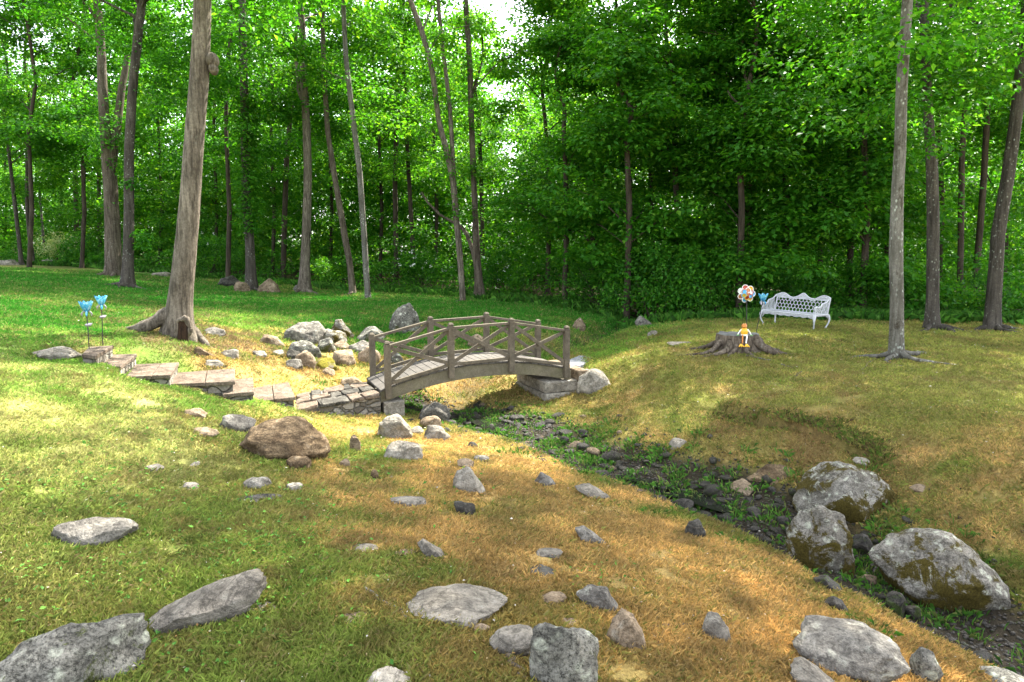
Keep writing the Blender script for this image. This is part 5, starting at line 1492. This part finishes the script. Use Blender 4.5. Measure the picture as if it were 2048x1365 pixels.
tree('tallest trunk behind the middle of the bridge with a fork near its foot', [(960, 598, 26), (957, 550, 20), (953, 506, 18), (950, 418, 15), (946, 330, 14), (943, 250, 14), (940, 140, 14), (935, 60, 13), (930, -20, 12)], 'bark_brown', None, 14, (5.5, 14, 2.4, 100), 'leaf_bright',
     forks=[[(957, 555, 12), (945, 500, 11), (934, 470, 10), (924, 455, 9)], [(924, 455, 8), (880, 430, 6), (855, 405, 5), (843, 385, 4)]], roots=2, low=[(947, 330, .3), (950, 345, .35), (938, 190, .35), (940, 250, .3), (936, 130, .4), (949, 425, .3)])
tree('pale lichen spotted trunk nearest on the mound, right of the bench', [(1793, 716, 38), (1793, 660, 33), (1794, 598, 31), (1792, 506, 31), (1794, 396, 28), (1801, 286, 26), (1803, 176, 25), (1812, 40, 24), (1818, -40, 22)], 'bark_pale', None, 15, (4.0, 17, 4.2, 380), 'leaf', flare=.35, roots=4, ring=30, L=.11)  # crown raised, widened and thickened so its shade falls on the foreground
tree('dark trunk with a bend, middle of the three on the right of the mound', [(1866, 660, 36), (1865, 600, 31), (1866, 500, 30), (1866, 418, 29), (1863, 308, 28), (1855, 220, 24), (1850, 100, 21), (1848, -20, 19)], 'bark_dark', None, 16, (4.9, 16, 3.8, 260), 'leaf', wf=.75, flare=.45, roots=3, ring=26, L=.11)
tree('thick dark trunk leaning right at the right edge of the photo', [(1983, 661, 44), (1987, 600, 39), (1997, 462, 36), (2016, 352, 33), (2034, 220, 31), (2047, 88, 28), (2056, -20, 26)], 'bark_dark', None, 16, (4.4, 15, 3.6, 240), 'leaf', wf=.68, flare=.45, roots=3, ring=26, L=.11)
tree('thin dark upright trunk between the bent trunk and the forked one', [(1920, 618, 14), (1921, 520, 14), (1922, 440, 14), (1924, 308, 13), (1931, 198, 12), (1940, 35, 10), (1943, -20, 9)], 'bark_shade', 17.5, 13, (5.0, 13, 2.6, 90), 'leaf')
tree('thin dark trunk forking near the top beside the right edge trunk', [(1946, 605, 16), (1959, 470, 15), (1968, 352, 14), (1976, 198, 13), (1977, 60, 12)], 'bark_shade', 18.5, 13, (5.5, 13, 2.6, 90), 'leaf_bright', forks=[[(1977, 60, 9), (1962, 15, 8), (1950, -30, 6)]])
# --- trunks seen inside the wood
tree('pale sapling trunk with a Y fork above the flower spinner', [(1502, 600, 12), (1498, 440, 11), (1500, 352, 11), (1497, 264, 11), (1496, 172, 10)], 'bark_brown', 18.5, 10, (2.6, 10, 2.9, 150), 'leaf', forks=[[(1496, 175, 8), (1487, 140, 7), (1484, 60, 5)], [(1496, 175, 8), (1508, 142, 7), (1513, 70, 5)]])
tree('slender trunk left of the sapling with the Y fork', [(1445, 620, 11), (1440, 418, 10), (1436, 286, 9), (1432, 154, 8)], 'bark_shade', 20, 11, (2.8, 11, 2.7, 150), 'leaf')
tree('dark trunk leaning left high behind the bench', [(1795, 600, 20), (1770, 400, 18), (1753, 264, 17), (1735, 193, 16), (1712, 122, 15), (1694, 50, 13), (1682, -10, 11)], 'bark_shade', 25, 14, (4.5, 14, 3.0, 120), 'leaf', forks=[[(1712, 122, 9), (1708, 60, 8), (1690, -10, 6)]])
tree('dark upright trunk hidden behind the pale lichen spotted trunk', [(1770, 600, 18), (1776, 420, 17), (1780, 264, 16), (1782, 120, 15), (1783, 0, 13)], 'bark_shade', 23, 15, (4.8, 15, 3.0, 120), 'leaf_bright')
tree('thin trunk farthest left on the lawn edge', [(43, 530, 11), (38, 480, 9), (31, 418, 9), (22, 343, 8), (13, 264, 7)], 'bark_dark', None, 13, (4.2, 13, 3.2, 130), 'leaf')
tree('second thin trunk from the left border, by the pale far stones', [(66, 530, 12), (60, 480, 10), (55, 418, 10), (55, 308, 9), (62, 242, 8)], 'bark_dark', None, 13, (4.5, 13, 3.2, 120), 'leaf_bright')
tree('brown trunk behind the dark round shrub', [(152, 500, 11), (152, 410, 11), (150, 330, 10), (148, 240, 8)], 'bark_brown', 38, 15, (5.6, 15, 3.4, 120), 'leaf_bright')
tree('blackish trunk touching the brown one behind the dark round shrub', [(166, 500, 10), (165, 430, 10), (168, 340, 9), (170, 240, 8)], 'bark_shade', 36, 15, (6.2, 15, 3.2, 110), 'leaf')
tree('short looking brown trunk between the dark round shrub and the forked old trunk', [(199, 515, 11), (199, 450, 10), (198, 380, 9), (196, 300, 7)], 'bark_brown', 39, 14, (6, 14, 3.2, 110), 'leaf_bright')
tree('whitish thin trunk by the pale flowering shrub', [(88, 500, 6), (86, 470, 6), (83, 430, 5), (79, 380, 5)], 'bark_pale', 37, 9, (3.6, 9, 2.4, 80), 'leaf_bright')
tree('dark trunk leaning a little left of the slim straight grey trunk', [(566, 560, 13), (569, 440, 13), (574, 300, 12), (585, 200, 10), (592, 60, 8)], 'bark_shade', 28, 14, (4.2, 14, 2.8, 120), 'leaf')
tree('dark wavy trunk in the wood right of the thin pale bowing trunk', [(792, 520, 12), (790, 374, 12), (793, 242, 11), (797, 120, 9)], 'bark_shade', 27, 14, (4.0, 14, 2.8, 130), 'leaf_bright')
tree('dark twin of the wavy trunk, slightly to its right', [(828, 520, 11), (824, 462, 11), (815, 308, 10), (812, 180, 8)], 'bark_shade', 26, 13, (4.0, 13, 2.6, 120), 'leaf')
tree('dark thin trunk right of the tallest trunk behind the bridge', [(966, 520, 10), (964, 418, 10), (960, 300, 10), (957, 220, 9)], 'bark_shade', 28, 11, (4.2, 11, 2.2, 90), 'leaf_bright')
tree('crooked dark small tree with many bare stems in the thicket', [(1185, 560, 10), (1187, 475, 10), (1190, 420, 8), (1197, 380, 6)], 'bark_shade', 22, 5.2, (3.0, 5.2, 2.4, 60), 'leaf_dark',
     forks=[[(1187, 490, 8), (1170, 430, 6), (1152, 400, 4)], [(1187, 480, 8), (1206, 410, 6), (1214, 350, 4)], [(1187, 500, 7), (1216, 440, 5), (1224, 380, 3)], [(1187, 470, 6), (1180, 400, 5), (1172, 350, 3)], [(1188, 495, 6), (1150, 450, 5), (1132, 420, 3)]])
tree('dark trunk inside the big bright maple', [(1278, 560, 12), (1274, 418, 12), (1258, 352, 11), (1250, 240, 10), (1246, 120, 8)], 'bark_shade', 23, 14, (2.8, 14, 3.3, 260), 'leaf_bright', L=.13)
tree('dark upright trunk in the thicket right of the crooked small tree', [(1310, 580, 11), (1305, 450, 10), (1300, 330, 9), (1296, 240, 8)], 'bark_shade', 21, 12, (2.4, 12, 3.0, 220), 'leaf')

# --- leafy trees of the wood whose crowns fill the view
maples = [
    (1095, 24.5, 12.5, 2.2, 2.9, 200, 'leaf_bright', 'tall bright leafy tree just right of the gap of sky'),
    (1180, 27, 15, 3, 3.4, 200, 'leaf_bright', 'tall yellow green tree behind the crooked small tree'),
    (1350, 19.5, 11, 1.6, 3.0, 240, 'leaf', 'maple with layered sprays left of the sapling trunks'),
    (1405, 25, 16, 3.4, 3.4, 200, 'leaf_bright', 'tall tree rising behind the layered maple'),
    (1570, 18.5, 9.5, 1.6, 3.0, 240, 'leaf', 'dark layered maple right behind the bench'),
    (1640, 23, 13, 2.4, 3.2, 220, 'leaf', 'tall maple above the bench with sprays over the dark trunk'),
    (1700, 19.0, 8.5, 1.4, 2.6, 190, 'leaf', 'low spreading dark tree between the bench and the pale trunk'),
    (1880, 21, 13, 2.0, 3.2, 200, 'leaf_bright', 'bright leafy tree behind the two thin right trunks'),
    (2010, 23, 15, 1.8, 3.4, 220, 'leaf_bright', 'sunlit leafy tree behind the right edge trunk'),
    (2120, 19, 13, 2.5, 3.2, 150, 'leaf', 'leafy tree just outside the right border of the photo'),
    (870, 31, 15, 3.2, 3.2, 180, 'leaf_bright', 'sunlit tree behind the thin double trunk'),
    (760, 32, 16, 3.2, 3.4, 190, 'leaf', 'leafy tree between the pale bowing trunk and the wavy trunk'),
    (660, 33, 16, 3.0, 3.4, 190, 'leaf', 'leafy tree behind the left leaning slender trunk'),
    (545, 31, 16, 2.6, 3.4, 190, 'leaf', 'leafy tree behind the tan peaked boulder'),
    (430, 34, 17, 2.6, 3.6, 190, 'leaf_bright', 'leafy tree right behind the nearest trunk'),
    (320, 36, 16, 2.2, 3.4, 180, 'leaf_bright', 'sunlit tree between the dark straight trunk and nearest trunk'),
    (120, 46, 15, 2.5, 4.0, 170, 'leaf_bright', 'yellow green sunlit tree behind the pale flowering shrub'),
    (10, 44, 15, 2.4, 4.0, 170, 'leaf_bright', 'sunlit tree at the left border of the photo'),
    (60, 27, 15, 4.6, 3.2, 190, 'leaf', 'leafy tree arching over the two thin left trunks'),
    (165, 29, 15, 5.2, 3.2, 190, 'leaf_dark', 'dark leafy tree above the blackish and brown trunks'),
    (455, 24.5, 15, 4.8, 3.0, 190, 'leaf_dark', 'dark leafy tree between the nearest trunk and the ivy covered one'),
    (1130, 20.5, 8, 1.2, 2.2, 130, 'leaf', 'low leafy tree overhanging the lawn right of the bridge'),
    (1255, 17.6, 6.5, .8, 2.2, 150, 'leaf', 'low maple leaning over the ditch behind the bridge'),
    (1480, 17.2, 5.5, .7, 2.0, 130, 'leaf', 'low maple sapling right behind the flower spinner'),
    (1730, 17.2, 5.0, .6, 2.0, 120, 'leaf', 'low maple sapling left of the pale trunk'),
    (-90, 33, 15, 3, 3.6, 130, 'leaf', 'leafy tree just outside the left border of the photo'),
]
for px, Y, top, z0, R, nc, lf, lab in maples:
    w = 15 * 20 / Y
    tree(lab, [(px, 560, w), (px + 4, 420, w * .9), (px - 3, 260, w * .75)], 'bark_shade', Y, top, (z0, top, R, nc), lf, L=.145, seed=px + 3000, per=90, sprays=1.08)

# --- shrubs one can tell apart
def shrub(label, px, py, Y, w, h, leaf, nc=16, L=.09, per=90, flowers=0):
    c = at_y(px, py, Y); g = float(H(c[0], Y)); org = np.array([c[0], Y, g]); rg = np.random.default_rng(int(px) + 9)
    r = empty('shrub', tuple(org), label, 'shrub')
    m = MB(); cen = []; cr = []
    for k in range(nc):
        a = rg.uniform(0, 6.28); q = rg.random() ** .5; hz = h * (.25 + .7 * rg.random() * (1 - .35 * q * q))
        e = org + np.array([w * .5 * q * math.cos(a), w * .4 * q * math.sin(a), hz]); cen.append(e); s = rg.uniform(.18, .32) * max(w, h) * .8; cr.append((s, s, s * .75))
        if k < 7: m.tube([org + (rg.normal(0, .05), rg.normal(0, .05), -.03), (org + e) / 2 + (rg.normal(0, .05), 0, .05), e], [.018, .013, .006], 6)
    m.build('stems', M['bark_shade'], r, org)
    v, f = leaves(cen, cr, per, L, .5); link('foliage', mesh_np('foliage', v - org, f, M[leaf]), r)
    if flowers:
        k = flowers; i = rg.integers(0, nc, k); C = np.array(cen)[i]; d = rg.normal(0, 1, (k, 3)); d[:, 1] = -abs(d[:, 1]); d /= np.linalg.norm(d, axis=1, keepdims=True)
        v, f = leaves(C + d * np.array(cr)[i] * 1.05, np.full((k, 3), .045), 7, .05, .3); link('blossoms', mesh_np('blossoms', v - org, f, M['petal_white']), r)


shrub('dark green round shrub at the far lawn edge, left of the forked old trunk', 166, 505, 31, 1.7, 1.5, 'leaf_shrub', 26, .10, 120)
shrub('pale green flowering shrub beyond the far row of stones', 112, 495, 34, 2.2, 1.6, 'leaf_pale', 24, .10, 110)
shrub('small dark low shrub between the round shrub and the old trunk', 196, 528, 30, .9, .6, 'leaf_dark', 12)
shrub('shrub with small white blossoms behind the bridge and lawn', 845, 540, 25.2, 2.2, 1.6, 'leaf_shrub', 26, .09, 110, 26)
shrub('white dotted shrub right of the tallest trunk', 1000, 545, 24.6, 1.8, 1.5, 'leaf_shrub', 20, .09, 110, 22)
shrub('light green low bush at the lawn edge right of the slim straight trunk', 655, 560, 26, 1.6, 1.1, 'leaf_bright', 18, .09, 100)
shrub('dense shrub left of the ivy covered trunk', 420, 530, 29, 2.6, 2.0, 'leaf_shrub', 30, .10, 110, 8)
shrub('overhanging shrub where the ditch meets the lawn', 1215, 600, 19.4, 2.4, 1.9, 'leaf_shrub', 34, .09, 120)
shrub('leafy shrub behind the left crest of the mound', 1310, 600, 17.5, 2.4, 2.2, 'leaf_shrub', 34, .09, 120)
shrub('leafy shrub behind the flower spinner', 1430, 580, 17.2, 2.2, 2.1, 'leaf_shrub', 32, .09, 120)
shrub('light green shrub behind the right end of the bench', 1680, 570, 17.8, 2.2, 1.7, 'leaf', 28, .09, 120)
shrub('low weedy bush between the thin right trunks', 1935, 610, 17.0, 1.8, .9, 'leaf_bright', 20, .08, 110)
shrub('dense low bush behind the bench back', 1575, 580, 17.4, 2.2, 1.5, 'leaf_shrub', 28, .09, 120)

# --- everything behind reads as one mass
def wood(name, label, n, gen, leaf, per, L, up=.7):
    cen = []; cr = []
    while len(cen) < n:
        c, r = gen()
        if c is None: continue
        cen.append(c); cr.append(r)
    v, f = leaves(np.array(cen), np.array(cr), per, L, up)
    tag(link(name, mesh_np(name, v, f, M[leaf])), label, 'undergrowth' if 'under' in name else 'forest', kind='stuff')


def g_under(hmax=1.0):
    def g():
        px = rng.uniform(-150, 2200); a = (px - 1024) / FPX; e = np.interp(a, EDGE_A, EDGE_D); d = e + .3 + rng.exponential(2.2)
        x_, y_ = a * d, d; nz = mn.noise(Vector((x_ * .55, d * .4, 7))); nz2 = mn.noise(Vector((x_ * 1.5, d * .9, 2)))
        if nz2 < -.28: return None, None
        z_ = float(H(x_, y_)) + rng.random() ** 1.1 * hmax * (.9 + 1.3 * nz + .28 * (d - e))
        if px < 240: z_ = float(H(x_, y_)) + .5 * rng.random()
        s = rng.uniform(.22, .62); return (x_, y_, max(z_, float(H(x_, y_)))), (s, s, s * .55)
    return g


ed = []
for k in range(520):
    px = rng.uniform(-50, 2100); a = (px - 1024) / FPX; d = np.interp(a, EDGE_A, EDGE_D) + rng.normal(-.15, .45); ed.append((a * d, d))
tufts('edge_grass', 'ragged long grass and ferns along the foot of the undergrowth', ed, 26, .26, [(.04, .15, .012), (.08, .21, .02), (.03, .10, .01)], .14, .006)
wood('undergrowth', 'dense shady undergrowth along the edge of the wood', 430, g_under(.9), 'leaf_shrub', 75, .10, .55)
wood('bright_undergrowth', 'lighter green saplings and ferns rising from the undergrowth', 230, g_under(2.0), 'leaf', 60, .13, .8)


def g_far(d0, d1, ztop, zb):
    def g():
        px = rng.uniform(-250, 2300); a = (px - 1024) / FPX; d = rng.uniform(d0, d1); x_ = a * d
        e = np.interp(a, EDGE_A, EDGE_D)
        if d < e + 4: return None, None
        zt = ztop * (.75 + .3 * mn.noise(Vector((x_ * .12, d * .1, 3)))); z_ = zb + rng.random() * (zt - zb)
        if 1003 < px < 1034 and z_ > 4.5 + .05 * (d - 25): return None, None
        s = rng.uniform(.6, 1.3); return (x_, d, z_), (s, s, s * .45)
    return g


wood('distant_forest', 'mass of sunlit leaves deep in the wood behind the trunks', 5600, g_far(31, 62, 19, .2), 'leaf_bright', 80, .22)


def g_wall():
    px = rng.uniform(-300, 2350); a = (px - 1024) / FPX; d = rng.uniform(62, 80); z_ = rng.random() ** 1.2 * 17
    if 1000 < px < 1040 and z_ > 8: return None, None
    s = rng.uniform(1.0, 2.2); return (a * d, d, z_), (s, s, s * .6)


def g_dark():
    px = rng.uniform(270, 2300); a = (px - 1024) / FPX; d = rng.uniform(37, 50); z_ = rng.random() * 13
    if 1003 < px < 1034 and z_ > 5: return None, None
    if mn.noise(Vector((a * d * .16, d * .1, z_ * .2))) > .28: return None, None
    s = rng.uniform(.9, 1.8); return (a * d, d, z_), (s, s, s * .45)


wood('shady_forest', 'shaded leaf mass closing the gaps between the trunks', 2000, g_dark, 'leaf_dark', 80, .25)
wood('far_forest', 'dark far wood closing the view behind the sunlit leaves', 2300, g_wall, 'leaf', 90, .34)


def g_mid():
    px = rng.uniform(-200, 2250); a = (px - 1024) / FPX; e = np.interp(a, EDGE_A, EDGE_D); d = e + 2.5 + rng.random() ** .8 * 17; x_ = a * d
    z_ = .4 + rng.random() * (7.5 if px > 300 else 5.5)
    if 1003 < px < 1036 and z_ > 4.2 + .08 * (d - 22): return None, None
    if mn.noise(Vector((x_ * .35, d * .25, z_ * .35))) < -.12: return None, None
    s = rng.uniform(.45, .95); return (x_, d, z_), (s, s, s * .42)


wood('understory_forest', 'mid green leaves of saplings filling the wood between the trunks', 2600, g_mid, 'leaf', 85, .14)
